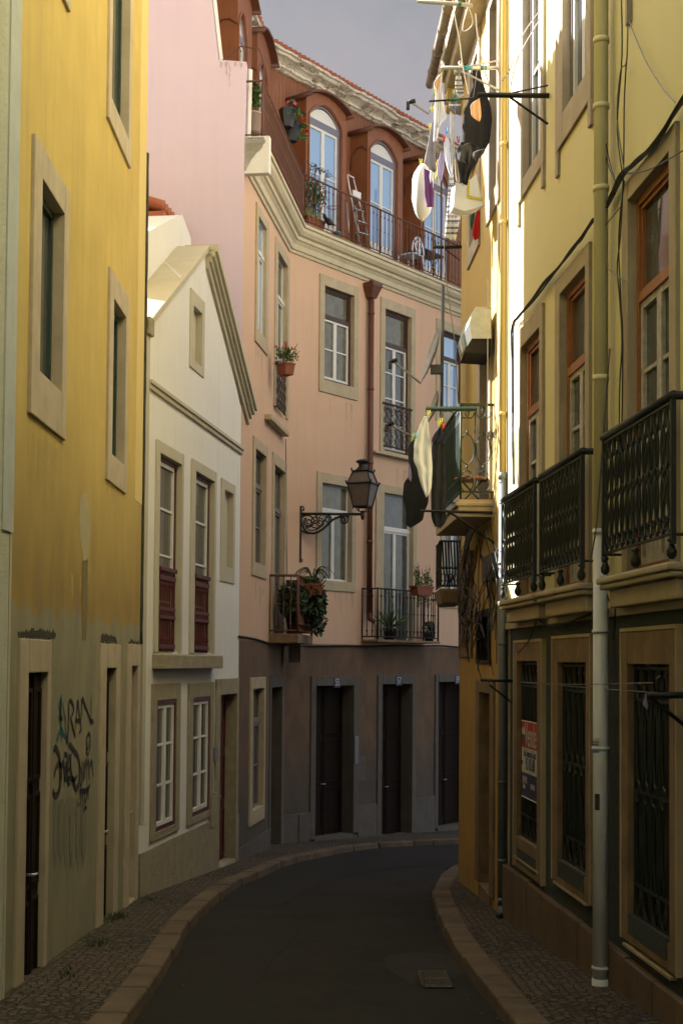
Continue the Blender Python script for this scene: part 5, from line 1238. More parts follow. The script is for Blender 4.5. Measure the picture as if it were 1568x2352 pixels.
tag(s.build('coat_piping', 'c_char'), 'dark quilting cords standing out on the black coat', 'cord') if 0 else None
cloth('jumper', 'charcoal jumper with rolled hem folded over the line below the quilted coat', [(1052, 330), (1080, 326), (1084, 350), (1076, 376), (1050, 374), (1049, 350)], YU-.72, 'c_stripe_c', seed=31, fold=.06, nf=1.5)
cloth('hood', 'dark grey hood flopping at the right lower edge of the quilted coat', [(1084, 344), (1114, 340), (1113, 352), (1098, 362), (1096, 374), (1086, 366)], YU-.74, 'c_stripe_c', seed=32, fold=.05, nf=1.5)
cloth('trousers', 'charcoal trousers hanging below the black quilted coat', [(1058, 325), (1100, 330), (1098, 372), (1082, 392), (1072, 425), (1054, 422), (1050, 374), (1043, 355)], YU-.55, 'c_char', seed=8, fold=.04, nf=2.5)
cloth('hanging_vest', 'black-brown rolled garment hanging lowest beside the trousers', [(1085, 350), (1104, 352), (1098, 378), (1090, 405), (1078, 412), (1072, 396)], YU-.5, 'c_tan', seed=9, fold=.04)
cloth('slip', 'peach slip caught in front of the black quilted coat', [(1079, 238), (1101, 225), (1104, 250), (1105, 270), (1101, 279), (1082, 268)], YU-.7, 'c_peach', seed=10, fold=.02)
cloth('cardigan', 'purple cardigan hanging beside the white sack', [(973, 386), (988, 389), (993, 415), (996, 442), (995, 475), (980, 475), (975, 450), (974, 410)], YU-.48, 'c_purple', seed=11)
cloth('print_scarf', 'lilac printed scarf hanging above the white lace', [(1012, 346), (1020, 347), (1020, 385), (1013, 419), (1002, 402), (1005, 370)], YU+.2, 'c_lilac', seed=12)
cloth('yellow_cloth', 'small yellow cloth between lilac scarf and grey towel', [(1002, 366), (1008, 364), (1011, 385), (1010, 410), (999, 412), (1000, 385)], YU+.4, 'c_yellow', seed=13)
cloth('lace', 'scrap of white lace hanging over the purple cardigan', [(988, 389), (999, 395), (993, 410), (988, 421), (986, 405)], YU-.55, 'c_white', seed=14)
cloth('blouse', 'crumpled white blouse right of the lilac scarf', [(1021, 310), (1031, 312), (1034, 360), (1036, 409), (1028, 390), (1020, 361), (1018, 335)], YU+.1, 'c_white', seed=15, fold=.028)
cloth('sleeve', 'beige sleeve hanging beside the charcoal trousers', [(1045, 350), (1052, 372), (1054, 421), (1047, 419), (1044, 385)], YU-.25, 'c_tan', seed=16)
pc = cloth('pillowcase', 'patterned cream pillowcase with rows of dark motifs hanging over the terrace corner', [(1032, 396), (1042, 396), (1041, 434), (1052, 478), (1059, 490), (1052, 525), (1046, 553), (1033, 551), (1020, 547), (1025, 486), (1029, 440)], YU+.15, 'c_cream', seed=17, fold=.03, stripes=[(a, a+.008, 'c_grey') for a in (.18, .26, .38, .5, .57, .71, .8, .88)]+[(.33, .34, 'c_peach'), (.64, .65, 'c_peach')])
rnd = random.Random(2); s = MB()
for k in range(34):
    y = 410+(k//3)*12.5; xc = 1036+(y-400)*.02; x = xc+(k % 3-1)*(4+(y-400)*.045); c = at(x, y, YU+.06); r = .02
    s.tube([c+Vector((r*.6*math.cos(a*1.05), 0, r*.6*math.sin(a*1.05))) for a in range(7)], .003, 4)
s.build('motifs', 'c_navy', pc)
cloth('red_cloth', 'bright red cloth hanging in the far window of the ochre house', [(1098, 470), (1102, 480), (1101, 548), (1090, 552), (1083, 538), (1089, 505)], 16.6, 'c_red', seed=18)
cloth('green_cloth', 'dark green cloth hanging just left of the red cloth', [(1082, 485), (1091, 478), (1090, 500), (1083, 530), (1079, 515)], 16.8, 'c_green', seed=19)
# white sack
sk = MB(); c = at(970, 505, YU-.2); zc = lambda py: at(970, py, YU-.2).z - c.z; pr_ = []
for py, w in ((508, .006), (502, .03), (496, .055), (488, .08), (476, .103), (455, .118), (430, .118), (410, .108), (397, .088), (385, .06), (377, .03)): pr_.append((w, zc(py)))
sk.lathe(c, pr_, 28); 
for i, v in enumerate(sk.v): v += Vector((noise.noise(v*9)*.02, noise.noise(v*8+Vector((3, 0, 0)))*.012, 0))
tag(sk.build('laundry_sack', 'plastic_white'), 'bulging white sack hanging at the outer side of the laundry', 'sack')
# shopping bag
bgt = thing('shopping_bag', at(1075, 488, YU-.5), 'white and yellow bordered shopping bag hanging upside down below the black coat', 'bag')
s = MB(); P = [at(*p, YU-.28) for p in ((1047, 420), (1064, 424), (1092, 402), (1099, 420), (1109, 470), (1092, 478), (1066, 482), (1041, 476), (1043, 445))]
s.prism(P, Vector((-.02, .32, .05))); s.build('bag_body', 'plastic_white', bgt, bevel=.012)
s = MB(); P = [at(*p, YU-.29) for p in ((1074, 416), (1078, 414), (1077, 448), (1108, 455), (1108, 460), (1073, 454))]; s.prism(P, Vector((0, .006, 0))); s.build('border', 'c_yellow', bgt)
s = MB(); s.tube([at(1060, 424, YU-.22), at(1070, 398, YU-.2), at(1085, 385, YU-.2), at(1092, 402, YU-.22)], .008, 5); s.build('handle', 'plastic_white', bgt)
# line brackets and lines
br = thing('clothesline_bracket', at(1150, 155, 14.75), 'pale clothesline bar with teal tape reaching out over the street at roof height', 'clothesline')
s = MB(); YB_ = 15.1
s.tube([at(1012, 155, YB_), at(1152, 155, YB_)], .022, 6); s.tube([at(1048, 157, YB_), at(1150, 137, YB_)], .009, 5); s.tube([at(1048, 157, YB_), at(1165, 216, YB_)], .012, 5)
for x in (1016, 1056, 1096): ring(s, lambda a, b: at(x, 146, YB_)+Vector((a, 0, b)), 0, 0, .012, .035, .006, n=8)
s.build('bar', 'alu', br); s = MB(); s.tube([at(1063, 155, YB_), at(1083, 155, YB_)], .026, 8); s.tube([at(1103, 155, YB_), at(1117, 155, YB_)], .026, 8); s.build('tape', 'tape_teal', br)
yb2 = 12.55
br = thing('clothesline_bracket', at(1258, 218, yb2), 'black iron clothesline bar fixed to the pale yellow wall between the upper windows', 'clothesline')
s = MB(); s.tube([at(1096, 217, yb2), at(1261, 219, yb2)], .024, 6); s.tube([at(1168, 214, yb2), at(1258, 195, yb2)], .008, 4); s.tube([at(1170, 222, yb2), at(1258, 284, yb2)], .012, 4); s.tube([at(985, 232, yb2), at(1098, 224, yb2)], .009, 5); s.build('bar', 'black_iron', br)
s = MB(); s.tube([at(1033, 229, yb2), at(1056, 227, yb2)], .014, 6); s.build('tape', 'tape_green', br)
br = thing('clothesline_bracket', at(1058, 568, 18.3), 'dark clothesline bar sticking out in front of the terrace railing', 'clothesline')
s = MB(); s.tube([at(994, 567, 18.3), at(1060, 567, 18.3)], .022, 6); s.tube([at(1018, 568, 18.3), at(1056, 598, 18.3)], .008, 4); s.tube([at(1000, 566, 18.3), at(994, 610, 18.3)], .006, 4)
for x in (997, 1053): ring(s, lambda a, b: at(x, 560, 18.3)+Vector((a, 0, b)), 0, 0, .02, .04, .006, n=8)
s.build('bar', 'black_iron', br)
for k, (a, b) in enumerate((((1012, 160), (997, 562)), ((1016, 160), (1003, 562)), ((1056, 160), (1020, 562)), ((1095, 158), (1053, 562)))):
    cable('clothesline', [at(*a, YB_), at((a[0]+b[0])/2-6, (a[1]+b[1])/2+14, 16.5), at(*b, 18.3)], .004, 'rope', ['outermost pale washing line running down to the terrace bar', 'second washing line from the street side', 'middle washing line running past the pillowcase', 'washing line nearest the ochre wall'][k], 'clothesline', 'washing lines over the street')
for k, (P, Y_) in enumerate((([(1038, -20), (1043, 30), (1055, 95), (1062, 150), (1075, 215)], 14.3), ([(1065, -10), (1085, 50), (1062, 70), (1070, 20)], 14.2), ([(1092, 30), (1096, 80), (1110, 150), (1130, 215)], 13.9), ([(1250, 10), (1200, 80), (1170, 160), (1152, 185)], 13.2), ([(1263, 5), (1190, 130), (1170, 215)], 13.0), ([(1020, 560), (1022, 620), (1035, 720), (1045, 800), (1052, 930)], 18.0))):
    cable('rope', [at(x, y, Y_) for x, y in P], .006, 'rope', ['white rope hanging down to the upper clothesline bar', 'looped white rope end at the top centre', 'white rope slanting beside the ochre roof gutter', 'thin line slanting across the upper pale yellow window', 'thin line leading down to the black iron bar', 'long pale cord hanging below the pillowcase past the duct'][k], 'rope')
tp = thing('drying_rack_arm', at(1040, 5, 13.9), 'pale drying rack arm poking in at the top photo edge', 'clothesline')
s = MB(); s.tube([at(958, 2, 13.9), at(1050, 8, 13.9), at(1085, 12, 13.9)], .02, 6); s.build('arm', 'rope', tp); s = MB(); s.tube([at(1052, 8, 13.9), at(1060, 8.5, 13.9)], .024, 6); s.build('tape', 'tape_green', tp)
# pegs
rnd = random.Random(9); pegs = [(1014, 167, 'c_yellow'), (996, 212, 'leaf_yellow'), (992, 250, 'c_yellow'), (1040, 212, 'leaf_yellow'), (1037, 222, 'leaf_yellow'), (1045, 163, 'leaf_yellow'), (987, 290, 'c_yellow'), (1025, 300, 's_blue'), (966, 372, 'c_yellow'), (1019, 318, 'c_red'), (1052, 320, 'c_red'), (1085, 160, 's_white'), (984, 950, 'c_yellow'), (1008, 972, 'c_yellow'), (1013, 968, 'c_yellow'), (1018, 978, 'c_red'), (948, 1003, 'leaf_yellow'), (954, 1000, 'tape_teal')]
for i, (x, y, m_) in enumerate(pegs):
    Y_ = YU-.1 if y < 900 else 15.2; c = at(x, y, Y_); s = MB()
    for sg in (-1, 1): s.tube([c+Vector((sg*.004, 0, -.035)), c+Vector((sg*.014, 0, .04))], .006, 4)
    o = s.build('clothes_peg', m_)
    tag(o, {0: 'peg holding the white shirt at the bar end', 12: 'yellow peg on the cream towel', 13: 'left yellow peg of the navy shirt', 14: 'right yellow peg of the navy shirt', 15: 'red peg on the navy shirt', 16: 'lime peg on the black sweatshirt', 17: 'teal peg on the black sweatshirt', 7: 'blue peg above the crumpled blouse', 8: 'peg at the neck of the white sack', 11: 'white peg on the black quilted coat', 9: 'red peg on the crumpled blouse', 10: 'red peg beside the black trousers', 1: 'lime peg left of the white shirt', 2: 'yellow peg low on the white shirt', 3: 'lime peg beside the striped sock', 4: 'lime peg below the sock peg', 5: 'lime peg at the top of the sock', 6: 'yellow peg on the grey towel'}[i], 'peg', 'clothes pegs')
# lower laundry by the green balcony
Bl = lambda P: [(909.4+.2266*x, 846.7+.2266*y) for x, y in P]
br = thing('clothesline_bracket', at(1094, 939, 15.4), 'dark green flat clothesline arm resting on the green balcony rail', 'clothesline')
s = MB(); s.tube([at(977, 939, 15.4), at(1095, 939, 15.4)], .028, 4); s.tube([at(980, 941, 15.4), at(978, 955, 15.4)], .007, 4); s.build('bar', 'green_iron', br)
cloth('sweatshirt', 'black sweatshirt hanging behind the cream towel on the lower line', Bl([(190, 700), (240, 760), (260, 1000), (330, 1300), (325, 1370), (290, 1440), (270, 1550), (240, 1560), (150, 1615), (95, 1600), (105, 1450), (66, 1290), (80, 1150), (125, 1100), (122, 800), (155, 740)]), 15.9, 'c_char', seed=20, fold=.025, nf=2)
cloth('undershirt', 'scrap of light grey shirt at the left edge of the black sweatshirt', Bl([(125, 950), (150, 1010), (160, 1100), (150, 1150), (122, 1130), (118, 1040)]), 15.75, 'c_lilac', seed=21, fold=.01)
cloth('bath_towel', 'cream towel hanging from the end of the green clothesline arm', Bl([(285, 480), (315, 480), (335, 640), (355, 800), (368, 1000), (357, 1230), (305, 1310), (260, 1200), (230, 1100), (215, 1010), (175, 940), (180, 780), (200, 660), (240, 560)]), 15.45, 'c_white', seed=22, fold=.025, nf=2)
cloth('jeans', 'long dark jeans hanging below the navy shirt', Bl([(370, 740), (480, 740), (490, 900), (505, 1100), (503, 1560), (450, 1615), (380, 1590), (355, 1500), (352, 1100), (360, 800)]), 15.5, 'c_char', seed=23, fold=.028, nf=2)
cloth('navy_shirt', 'navy shirt pinned over the dark jeans by the green balcony', Bl([(440, 590), (478, 610), (482, 700), (485, 765), (400, 775), (350, 755), (370, 690), (400, 640)]), 15.4, 'c_navy', seed=24, fold=.03)
for k, (a, b) in enumerate((((979, 948), (945, 1010)), ((1015, 944), (1010, 985)))):
    cable('clothesline', [at(*a, 15.4), at(*b, 16.6)], .004, 'rope', ['outer washing line of the lower rack', 'inner washing line of the lower rack'][k], 'clothesline')
# ground-floor clothesline on the right wall
br = thing('clothesline_bracket', at(1183, 1565, 14.2), 'thin black bracket with strut reaching out at the grey downpipe', 'clothesline')
s = MB(); s.tube([at(1103, 1562, 14.2), at(1185, 1565, 14.2)], .017, 5); s.tube([at(1124, 1574, 14.2), at(1180, 1618, 14.2)], .010, 4); s.build('bar', 'black_iron', br)
br = thing('clothesline_bracket', at(1568, 1597, 8.4), 'thick black bracket with strut in front of the nearest barred window', 'clothesline')
s = MB(); s.tube([at(1489, 1597, 8.5), at(1600, 1597, 8.5)], .022, 5); s.tube([at(1493, 1603, 8.5), at(1600, 1690, 8.5)], .012, 4)
ring(s, lambda a, b: at(1515, 1572, 8.5)+Vector((a, 0, b)), 0, 0, .022, .045, .012, n=8); s.build('bar', 'black_iron', br)
cable('clothesline', [at(1183, 1566, 14.2), at(1300, 1572, 11.5), at(1500, 1569, 8.5)], .003, 'cable_grey', 'upper thin wire stretched past the barred windows', 'clothesline')
cable('clothesline', [at(1183, 1567, 14.2), at(1350, 1580, 11), at(1500, 1591, 8.5)], .003, 'cable_grey', 'lower thin wire stretched past the barred windows', 'clothesline')
cloth('ribbon', 'knotted pale ribbon tied on the wire by the nearest barred window', [(1479, 1592), (1485, 1590), (1484, 1608), (1491, 1622), (1484, 1632), (1481, 1620), (1472, 1620), (1480, 1608)], 8.6, 'c_lilac', seed=30, fold=.01)
# ------------------------------------------------------------------ aerial mast and dishes
ms = MB(); YM = 18.0
ms.tube([at(1017, 655, YM), at(1013, 1010, YM)], .022, 10); tag(ms.build('aerial_mast', 'grey_metal'), 'grey steel aerial mast rising from the green balcony', 'mast')
def dish(top, bot, Y, lnb, elbow, label, ax=.08, m='dish', th_=4, big=True):
    a, b = at(*top, Y), at(*bot, Y); c = (a+b)/2; up = (a-b)/2; r = up.length; up.normalize()
    nrm = Vector((-1, -.11, 0)); nrm = (nrm-up*nrm.dot(up)).normalized(); sd = nrm.cross(up)
    t = thing('satellite_dish', c, label, 'satellite dish'); s = MB(); rings = []; n = 24
    for k in range(7):
        q = k/6; rings.append([c+up*math.cos(6.2832*j/n)*r*q+sd*math.sin(6.2832*j/n)*r*.9*q-nrm*(ax*(1-q*q)) for j in range(n)])
    vs = [v for rg in rings for v in rg]; N_ = len(vs); vs2 = [v-nrm*.012 for v in vs]; fs = []
    for i in range(6):
        for j in range(n): fs.append((i*n+j, (i+1)*n+j, (i+1)*n+(j+1) % n, i*n+(j+1) % n))
    s.add(vs+vs2, fs+[tuple(i+N_ for i in f)[::-1] for f in fs]+[(6*n+j, 6*n+(j+1) % n, 6*n+(j+1) % n+N_, 6*n+j+N_) for j in range(n)], True)
    s.build('reflector', m, t)
    s = MB(); e, l_ = at(*elbow, Y), at(*lnb, Y-.1); s.tube([b, e, e.lerp(l_, .5), l_], .014, 6); s.build('arm', 'dish', t)
    s = MB(); s.tube([l_+Vector((.05, 0, .02)), l_+Vector((-.03, 0, .0))], .028, 8); s.wbox(l_.x-.06, l_.x-.02, l_.y-.03, l_.y+.03, l_.z-.09, l_.z+.0); s.build('receiver', 'black_iron', t)
    if big:
        s = MB(); p = at(1000, 845, Y); s.wbox(p.x-.06, p.x+.10, Y-.03, Y+.08, p.z-.07, p.z+.04) if th_ == 4 else s.tube([c-nrm*.1, c-nrm*.2], .02, 6); s.build('clamp', 'grey_metal', t)
dish((1006, 753), (971, 868), YM-.1, (903, 830), (966, 880), 'upper grey satellite dish on the mast, seen nearly edge-on', .05)
dish((1003, 898), (982, 968), YM-.1, (895, 975), (960, 1010), 'lower grey satellite dish half hidden by the cream towel', .05, th_=0)
dish((999, 201), (987, 254), 17.4, (944, 234), (984, 260), 'small blue-lit satellite dish beside the laundry near the roof line', .04, th_=0)
# ------------------------------------------------------------------ plants
rnd = random.Random(21)
def potted(name, label, base, pot, foliage, cat='plant'):
    t = thing(name, base, label, cat); pot(t); foliage(t); return t
def window_box(c, ud, w, h, dpt, m, t, name='planter'):
    s = MB(); ud = Vector(ud).normalized(); nd = Vector((ud.y, -ud.x, 0)); P = []
    for z, k in ((0, .82), (h, 1)):
        for a, b in ((-1, 1), (1, 1), (1, -1), (-1, -1)): P.append(c+ud*a*w/2*k+nd*b*dpt/2*k+Vector((0, 0, z)))
    s.hexa(P); P2 = [p+Vector((0, 0, 0)) for p in P[4:]]; s.hexa([c+(p-c)*1.0+ (p-c-Vector((0,0,h)))*.06 - Vector((0, 0, .025)) for p in P2]+[c+(p-c)+(p-c-Vector((0,0,h)))*.06+Vector((0, 0, .004)) for p in P2])
    return s.build(name, m, t, bevel=.004)
# 1 red flowered window box on the side wall
cB = at(661, 862, 23.9); cB2 = fE.pt(657, 862, .3)
t = thing('potted_plant', cB2, 'terracotta window box of small red-orange flowers on the side window guard', 'plant')
window_box(cB2, (0.6, -.8, 0), .26, .2, .2, 'terracotta', t); s = MB(); f = MB(); fl = MB()
for k in range(24):
    b = cB2+Vector((rnd.uniform(-.1, .12), rnd.uniform(-.1, .1), .18)); e = b+Vector((rnd.uniform(-.12, .18), rnd.uniform(-.1, .1), rnd.uniform(.18, .42))); s.tube([b, b.lerp(e, .5)+Vector((.01, 0, .03)), e], .004, 4); f.leaves(b.lerp(e, .65), (.05, .05, .1), 12, .035, rnd)
    if k < 8: fl.leaves(e, (.02, .02, .02), 10, .035, rnd, 1)
s.build('stems', 'stem', t); f.build('foliage', 'leaf', t); fl.build('flowers', 'orange_petal', t)
# 2 hanging pots with geraniums outside the terrace rail
for k, (px, py, lab) in enumerate(((660, 272, 'upper black hanging pot of pink geraniums outside the terrace railing'), (671, 305, 'lower black hanging pot of red geraniums outside the terrace railing'))):
    c = at(px, py, 24.6+.35*k); t = thing('potted_plant', c, lab, 'plant', 'black hanging pots on the terrace railing')
    s = MB(); s.lathe(c-Vector((0, 0, .16)), [(.095, 0), (.10, .01), (.15, .29), (.158, .29), (.158, .33), (.14, .33)], 6); s.build('pot', 'pot_black', t)
    f = MB(); fl = MB(); st = MB()
    for j in range(9):
        e = c+Vector((.12+rnd.uniform(-.08, .12), rnd.uniform(-.1, .1), .12+rnd.uniform(-.18, .18))); st.tube([c+Vector((0, 0, .12)), c.lerp(e, .5)+Vector((0, 0, .08)), e], .004, 4); f.leaves(e, (.07, .06, .06), 22, .05, rnd, 1.1)
    for q in (((.0, .27), (.13, .25)) if k == 0 else ((.15, .24), (.2, .2), (.27, .02))): fl.leaves(c+Vector((q[0], -.08, q[1])), (.035, .03, .03), 26, .04, rnd, 1)
    st.build('stems', 'stem', t); f.build('foliage', 'leaf', t); fl.build('flowers', 'pink_petal' if k == 0 else 'red_petal', t)
# 3 bushy plant in pale pot at the start of the terrace
c = at(581, 262, 22.3); t = thing('potted_plant', c, 'leafy green plant in a pale pink tub at the left end of the terrace', 'plant')
s = MB(); s.lathe(c-Vector((0, 0, .30)), [(.12, 0), (.15, .28), (.16, .28), (.16, .31), (.14, .31)], 14); s.build('pot', 'pot_pink', t)
f = MB(); f.leaves(c+Vector((0, 0, .3)), (.13, .12, .3), 260, .06, rnd); f.build('foliage', 'leaf', t)
# 4 long terracotta trough with twiggy plants and grass
c = fF.pt(717, 512, .1); t = thing('potted_plant', c, 'terracotta trough of bare twiggy plants and bright grass on the terrace', 'plant')
c.z = ZT+.0; window_box(c, fF.d, .55, .22, .22, 'terracotta', t); s = MB(); f = MB(); gr_ = MB(); dk = MB()
for k in range(26):
    b = c+fF.d*rnd.uniform(-.24, .2)+Vector((0, 0, .2)); hgt = rnd.uniform(.5, 1.15); e = b+fF.d*rnd.uniform(-.2, .3)+fF.n*rnd.uniform(-.1, .1)+Vector((0, 0, hgt)); e2 = e+fF.d*rnd.uniform(.0, .35)+Vector((0, 0, rnd.uniform(-.1, .12)))
    pp_ = [b, b.lerp(e, .5)+Vector((rnd.uniform(-.05, .05), 0, 0)), e, e2]; s.tube(smooth(pp_, 4), .006, 4); f.leaves(b.lerp(e, .55), (.08, .08, .25), 14, .05, rnd); dk.leaves(e.lerp(e2, .5), (.12, .06, .05), 6, .03, rnd)
for k in range(160):
    b = c+fF.d*rnd.uniform(-.26, .26)+fF.n*rnd.uniform(-.09, .09)+Vector((0, 0, .2)); e = b+Vector((rnd.uniform(-.05, .05), rnd.uniform(-.05, .05), rnd.uniform(.1, .26))); w = fF.d*.006; gr_.add([b-w, b+w, e], [(0, 1, 2)])
s.build('stems', 'stem', t); f.build('foliage', 'leaf', t); gr_.build('grass', 'leaf_yellow', t); dk.build('dry_leaves', 'stem', t)
# 5 dense bush on the side balcony, plus rail box with arching leaves
c = fE.P(uS0+1.0, zS, .3); t = thing('potted_plant', c, 'dense dark green bush filling the rust-railed side balcony', 'plant')
s = MB(); s.lathe(c, [(.13, 0), (.16, .26), (.17, .26), (.17, .3)], 14); s.build('pot', 'terracotta', t)
f = MB(); f.leaves(c+Vector((-.02, -.3, .60)), (.28, .7, .36), 1300, .07, rnd); f.leaves(c+Vector((.30, .0, .62)), (.26, .5, .42), 900, .075, rnd); f.leaves(c+Vector((.42, -.2, .3)), (.16, .25, .35), 300, .07, rnd); f.build('foliage', 'leaf_dark', t)
s = MB()
for k in range(9):
    b = c+Vector((.25, .1, .25+.08*k)); s.tube(smooth([b, b+Vector((.16, -.05, -.05+.01*k)), b+Vector((.28+.02*(k % 3), -.05, .06+.02*k))], 3), .012, 5)
s.build('stems', 'leaf_dark', t)
c = at(719, 1352, 24.9); t = thing('potted_plant', c, 'terracotta rail box with arching spider-plant leaves on the side balcony', 'plant')
window_box(c-Vector((0, 0, .12)), (1, 0, 0), .34, .2, .22, 'terracotta', t); f = MB(); g2 = MB(); g2.leaves(c+Vector((-.02, 0, .16)), (.17, .1, .07), 130, .045, rnd)
for k in range(22):
    a = rnd.uniform(0, 6.28); L = rnd.uniform(.2, .34); b = c+Vector((0, 0, .1)); u_ = Vector((math.cos(a), math.sin(a)*.6, 0)); P = smooth([b, b+u_*L*.4+Vector((0, 0, L*.85)), b+u_*L*.9+Vector((0, 0, L*.7)), b+u_*L*1.2+Vector((0, 0, L*.3))], 4); f.tube(P, [.011*(1-i/len(P)*.8) for i in range(len(P))], 4)
f.build('leaves', 'leaf_dark', t); g2.build('foliage', 'leaf', t)
# 6 plants on the first-floor balcony
c = fF.pt(968, 1358, .47); t = thing('potted_plant', c, 'straggly green plant in a rail box on the first floor balcony', 'plant')
window_box(c-Vector((0, 0, .1)), fF.d, .62, .2, .2, 'terracotta', t); s = MB(); f = MB()
for k in range(20):
    b = c+fF.d*rnd.uniform(-.28, .28)+Vector((0, 0, .08)); e = b+Vector((rnd.uniform(-.12, .12), rnd.uniform(-.08, .08), rnd.uniform(.1, .55 if k % 3 == 0 else .3))); s.tube([b, e], .004, 4); f.leaves(b.lerp(e, .6), (.06, .06, .12), 22, .035, rnd)
for k in range(8): b = c+fF.d*rnd.uniform(-.2, .3); s.tube(smooth([b, b+Vector((.03, -.12, -.1)), b+Vector((.02, -.13, -.35))], 3), .004, 4); f.leaves(b+Vector((.02, -.12, -.2)), (.04, .03, .15), 16, .03, rnd)
s.build('stems', 'stem', t); f.build('foliage', 'leaf', t)
c = fF.P(fF.uz(895, 1460, .25)[0], bF[3], .25); t = thing('potted_plant', c, 'spiky aloe in a dark pot on the first floor balcony floor', 'plant')
s = MB(); s.lathe(c, [(.10, 0), (.14, .22), (.15, .22), (.15, .25)], 14); s.build('pot', 'brown_wood', t); f = MB()
for k in range(16):
    a = 6.28*k/16+rnd.uniform(-.1, .1); el = rnd.uniform(.4, 1.35); L = rnd.uniform(.4, .62); b = c+Vector((0, 0, .24)); d_ = Vector((math.cos(a)*math.cos(el), math.sin(a)*math.cos(el), math.sin(el))); f.tube([b, b+d_*L*.5+Vector((0, 0, -.01)), b+d_*L], [.026, .018, .002], 5)
f.build('leaves', 'leaf', t)
c = fF.P(fF.uz(985, 1460, .25)[0], bF[3], .25); t = thing('potted_plant', c, 'round dark bushy plant in a pot at the right end of the balcony', 'plant')
s = MB(); s.lathe(c, [(.09, 0), (.12, .14), (.12, .17)], 12); s.build('pot', 'pot_black', t); f = MB(); f.leaves(c+Vector((0, 0, .28)), (.15, .14, .15), 200, .05, rnd); f.build('foliage', 'leaf_dark', t)
# ------------------------------------------------------------------ things on the terrace
t = thing('stepladder', fF.P(fF.uz(825, 560, .0)[0], ZT, .0), 'folded aluminium stepladder leaning on the railing between two dormers', 'ladder')
s = MB(); A1, A2 = fF.pt(798, 405, -.05), fF.pt(812, 412, -.05); B1_, B2_ = fF.pt(826, 565, .12), fF.pt(852, 572, .12)
for o_ in (0, 1):
    dx = fF.n*(-.12*o_)
    top = [A1+dx, A1+dx+Vector((0, 0, .04)), A2+dx+Vector((0, 0, .04)), A2+dx]
    s.tube([B1_+dx*2]+(top if o_ == 0 else [A1.lerp(B1_, .35)+dx])[:2], .014, 6); s.tube(([top[1], top[2], top[3]] if o_ == 0 else [A2.lerp(B2_, .35)+dx])+[B2_+dx*2], .014, 6)
s.build('frame', 'alu', t)
for k in range(4):
    q = .3+.17*k; s = MB(); a, b = A1.lerp(B1_, q), A2.lerp(B2_, q); s.hexa([a-fF.n*.05, b-fF.n*.05, b+fF.n*.05, a+fF.n*.05]+[p+Vector((0, 0, .02)) for p in (a-fF.n*.05, b-fF.n*.05, b+fF.n*.05, a+fF.n*.05)]); s.build('step', 'alu', t)
s = MB(); a, b = A1.lerp(B1_, .28), A2.lerp(B2_, .28); s.hexa([a+fF.n*.02, b+fF.n*.02, b+fF.n*.06, a+fF.n*.06]+[p+Vector((0, 0, .12)) for p in (a+fF.n*.02, b+fF.n*.02, b+fF.n*.06, a+fF.n*.06)]); s.build('tool_tray', 'white_paint', t)
c = fF.P(fF.uz(945, 600, .0)[0], ZT, -.02); t = thing('garden_chair', c, 'white moulded plastic garden chair on the terrace under the little table', 'chair')
X_, N2 = fF.d, fF.n
s = MB(); s.hexa([c+X_*a*.2+N2*b*.2+Vector((0, 0, z)) for z in (.38, .41) for a, b in ((-1, 1), (1, 1), (1, -1), (-1, -1))]); s.build('seat', 'plastic_white', t, bevel=.01)
s = MB(); P = [c+X_*.22*math.cos(a)-N2*.02+Vector((0, 0, .42+.34*math.sin(a)))+N2*.2 for a in [math.pi*k/12 for k in range(13)]]; s.tube(P, .018, 6)
for k in (3, 5, 7, 9): s.tube([P[k], c+N2*.19+X_*(.06-(k-3)*.02)+Vector((0, 0, .42))], .012, 4)
ring(s, lambda a, b: c+N2*.185+X_*a+Vector((0, 0, b)), 0, .58, .1, .1, .012); s.build('backrest', 'plastic_white', t)
for a, b in ((-1, 1), (1, 1), (1, -1), (-1, -1)): s = MB(); s.tube([c+X_*a*.18+N2*b*.18+Vector((0, 0, .39)), c+X_*a*.21+N2*b*.21], .018, 5); s.build('leg', 'plastic_white', t)
c = fF.P(fF.uz(980, 640, -.1)[0], ZT, -.12); t = thing('folding_table', c, 'dark folding table with crossed iron legs on the terrace', 'table')
s = MB(); s.hexa([c+X_*a*.42+N2*b*.2+Vector((0, 0, z)) for z in (.62, .65) for a, b in ((-1, 1), (1, 1), (1, -1), (-1, -1))]); s.build('tabletop', 'brown_wood', t)
for b in (-1, 1):
    for a in (-1, 1): s = MB(); s.tube([c+X_*a*.28+N2*b*.18+Vector((0, 0, .62)), c-X_*a*.28+N2*b*.18], .01, 4); s.build('leg', 'black_iron', t)
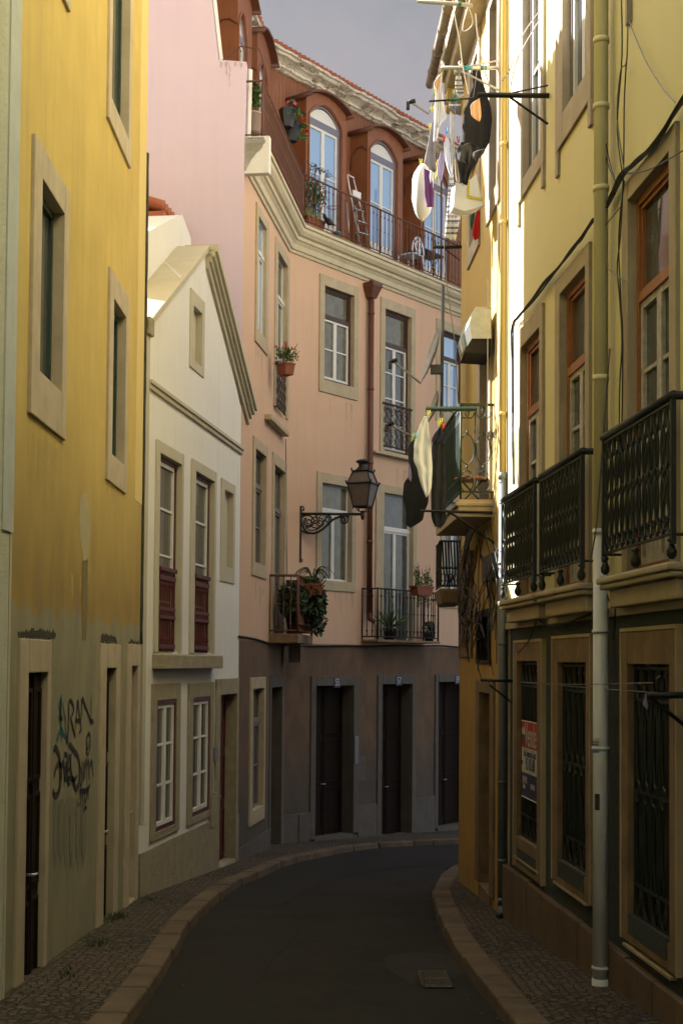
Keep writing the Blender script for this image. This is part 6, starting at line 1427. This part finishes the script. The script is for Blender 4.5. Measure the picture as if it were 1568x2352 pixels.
# pigeon ornament
c = fF.pt(752, 538, .33); t_ = MB()
c.z = ZC1+.04
t_.tube(smooth([c+Vector((.16, .0, .10)), c+Vector((.06, 0, .15)), c+Vector((0, 0, .2)), c+Vector((-.05, 0, .26)), c+Vector((-.07, 0, .31)), c+Vector((-.10, 0, .33)), c+Vector((-.14, 0, .325))], 4), [.008, .012, .02, .035, .05, .058, .062, .06, .055, .048, .04, .036, .036, .036, .036, .032, .026, .02, .014, .01, .008, .006, .005, .004, .003], 10)
for k in (-1, 1): t_.tube([c+Vector((0, k*.02, .18)), c+Vector((-.005, k*.02, 0))], .005, 4)
tag(t_.build('bird_ornament', 'black_iron'), 'small dark metal bird standing on the cornice below the tall dormer', 'ornament')
c = fF.pt(773, 545, .2); c.z = ZT; s = MB(); s.lathe(c, [(.06, 0), (.085, .1), (.09, .1), (.09, .115)], 14); tag(s.build('flower_pot', 'tape_teal'), 'small empty teal flower pot on the terrace floor', 'flower pot')
s = MB(); c = fF.pt(765, 476, .1); ring(s, lambda a, b: Vector((c.x+a, c.y+b, c.z)), 0, 0, .13, .1, .007); 
for k in range(3): s.tube([c+Vector((.12*math.cos(k*2.1), .1*math.sin(k*2.1), 0)), Vector((c.x+.05*math.cos(k*2.1), c.y+.04*math.sin(k*2.1), ZT))], .006, 4)
s.tube([c+Vector((-.08, 0, -.02)), c+Vector((-.09, 0, .18))], .006, 4); tag(s.build('plant_stand', 'rust'), 'empty rusty wire plant stand ring beside the trough', 'plant stand')
for P, lb in ((0, 0),):
    s = MB(); x = fF.P(fF.uz(1012, 650, .3)[0], ZT-.1, .3); s.tube([x, x+Vector((0, 0, 2.35))], .022, 6); s.lathe(x+Vector((0, 0, 2.35)), [(.01, 0), (.04, .03), (.01, .06)], 8); tag(s.build('awning_pole', 'rust'), 'tall brown iron pole rising from the terrace railing near the pillowcase', 'pole')
# grit and scraps along the gutters
rnd = random.Random(77); s = MB()
for k in range(170):
    p = rnd.choice((lks, rks)); i = rnd.randrange(6, len(p)-10); q = p[i].lerp(p[i+1], rnd.random()); sd = 1 if p is lks else -1
    x = q.x+sd*abs(rnd.gauss(.02, .10)); z = gz(q.y)+.006; r = rnd.uniform(.008, .03); a = rnd.uniform(0, 3); u_ = Vector((math.cos(a), math.sin(a), 0))*r; v_ = Vector((-math.sin(a), math.cos(a), .3))*r*.7; c = Vector((x, q.y, z)); s.add([c-u_, c+v_*.6, c+u_, c-v_*.2+Vector((0, 0, .01))], [(0, 1, 2, 3)])
tag(s.build('gutter_litter', 'kerb'), 'dry leaves and grit scattered along both gutters', 'litter', kind='stuff')
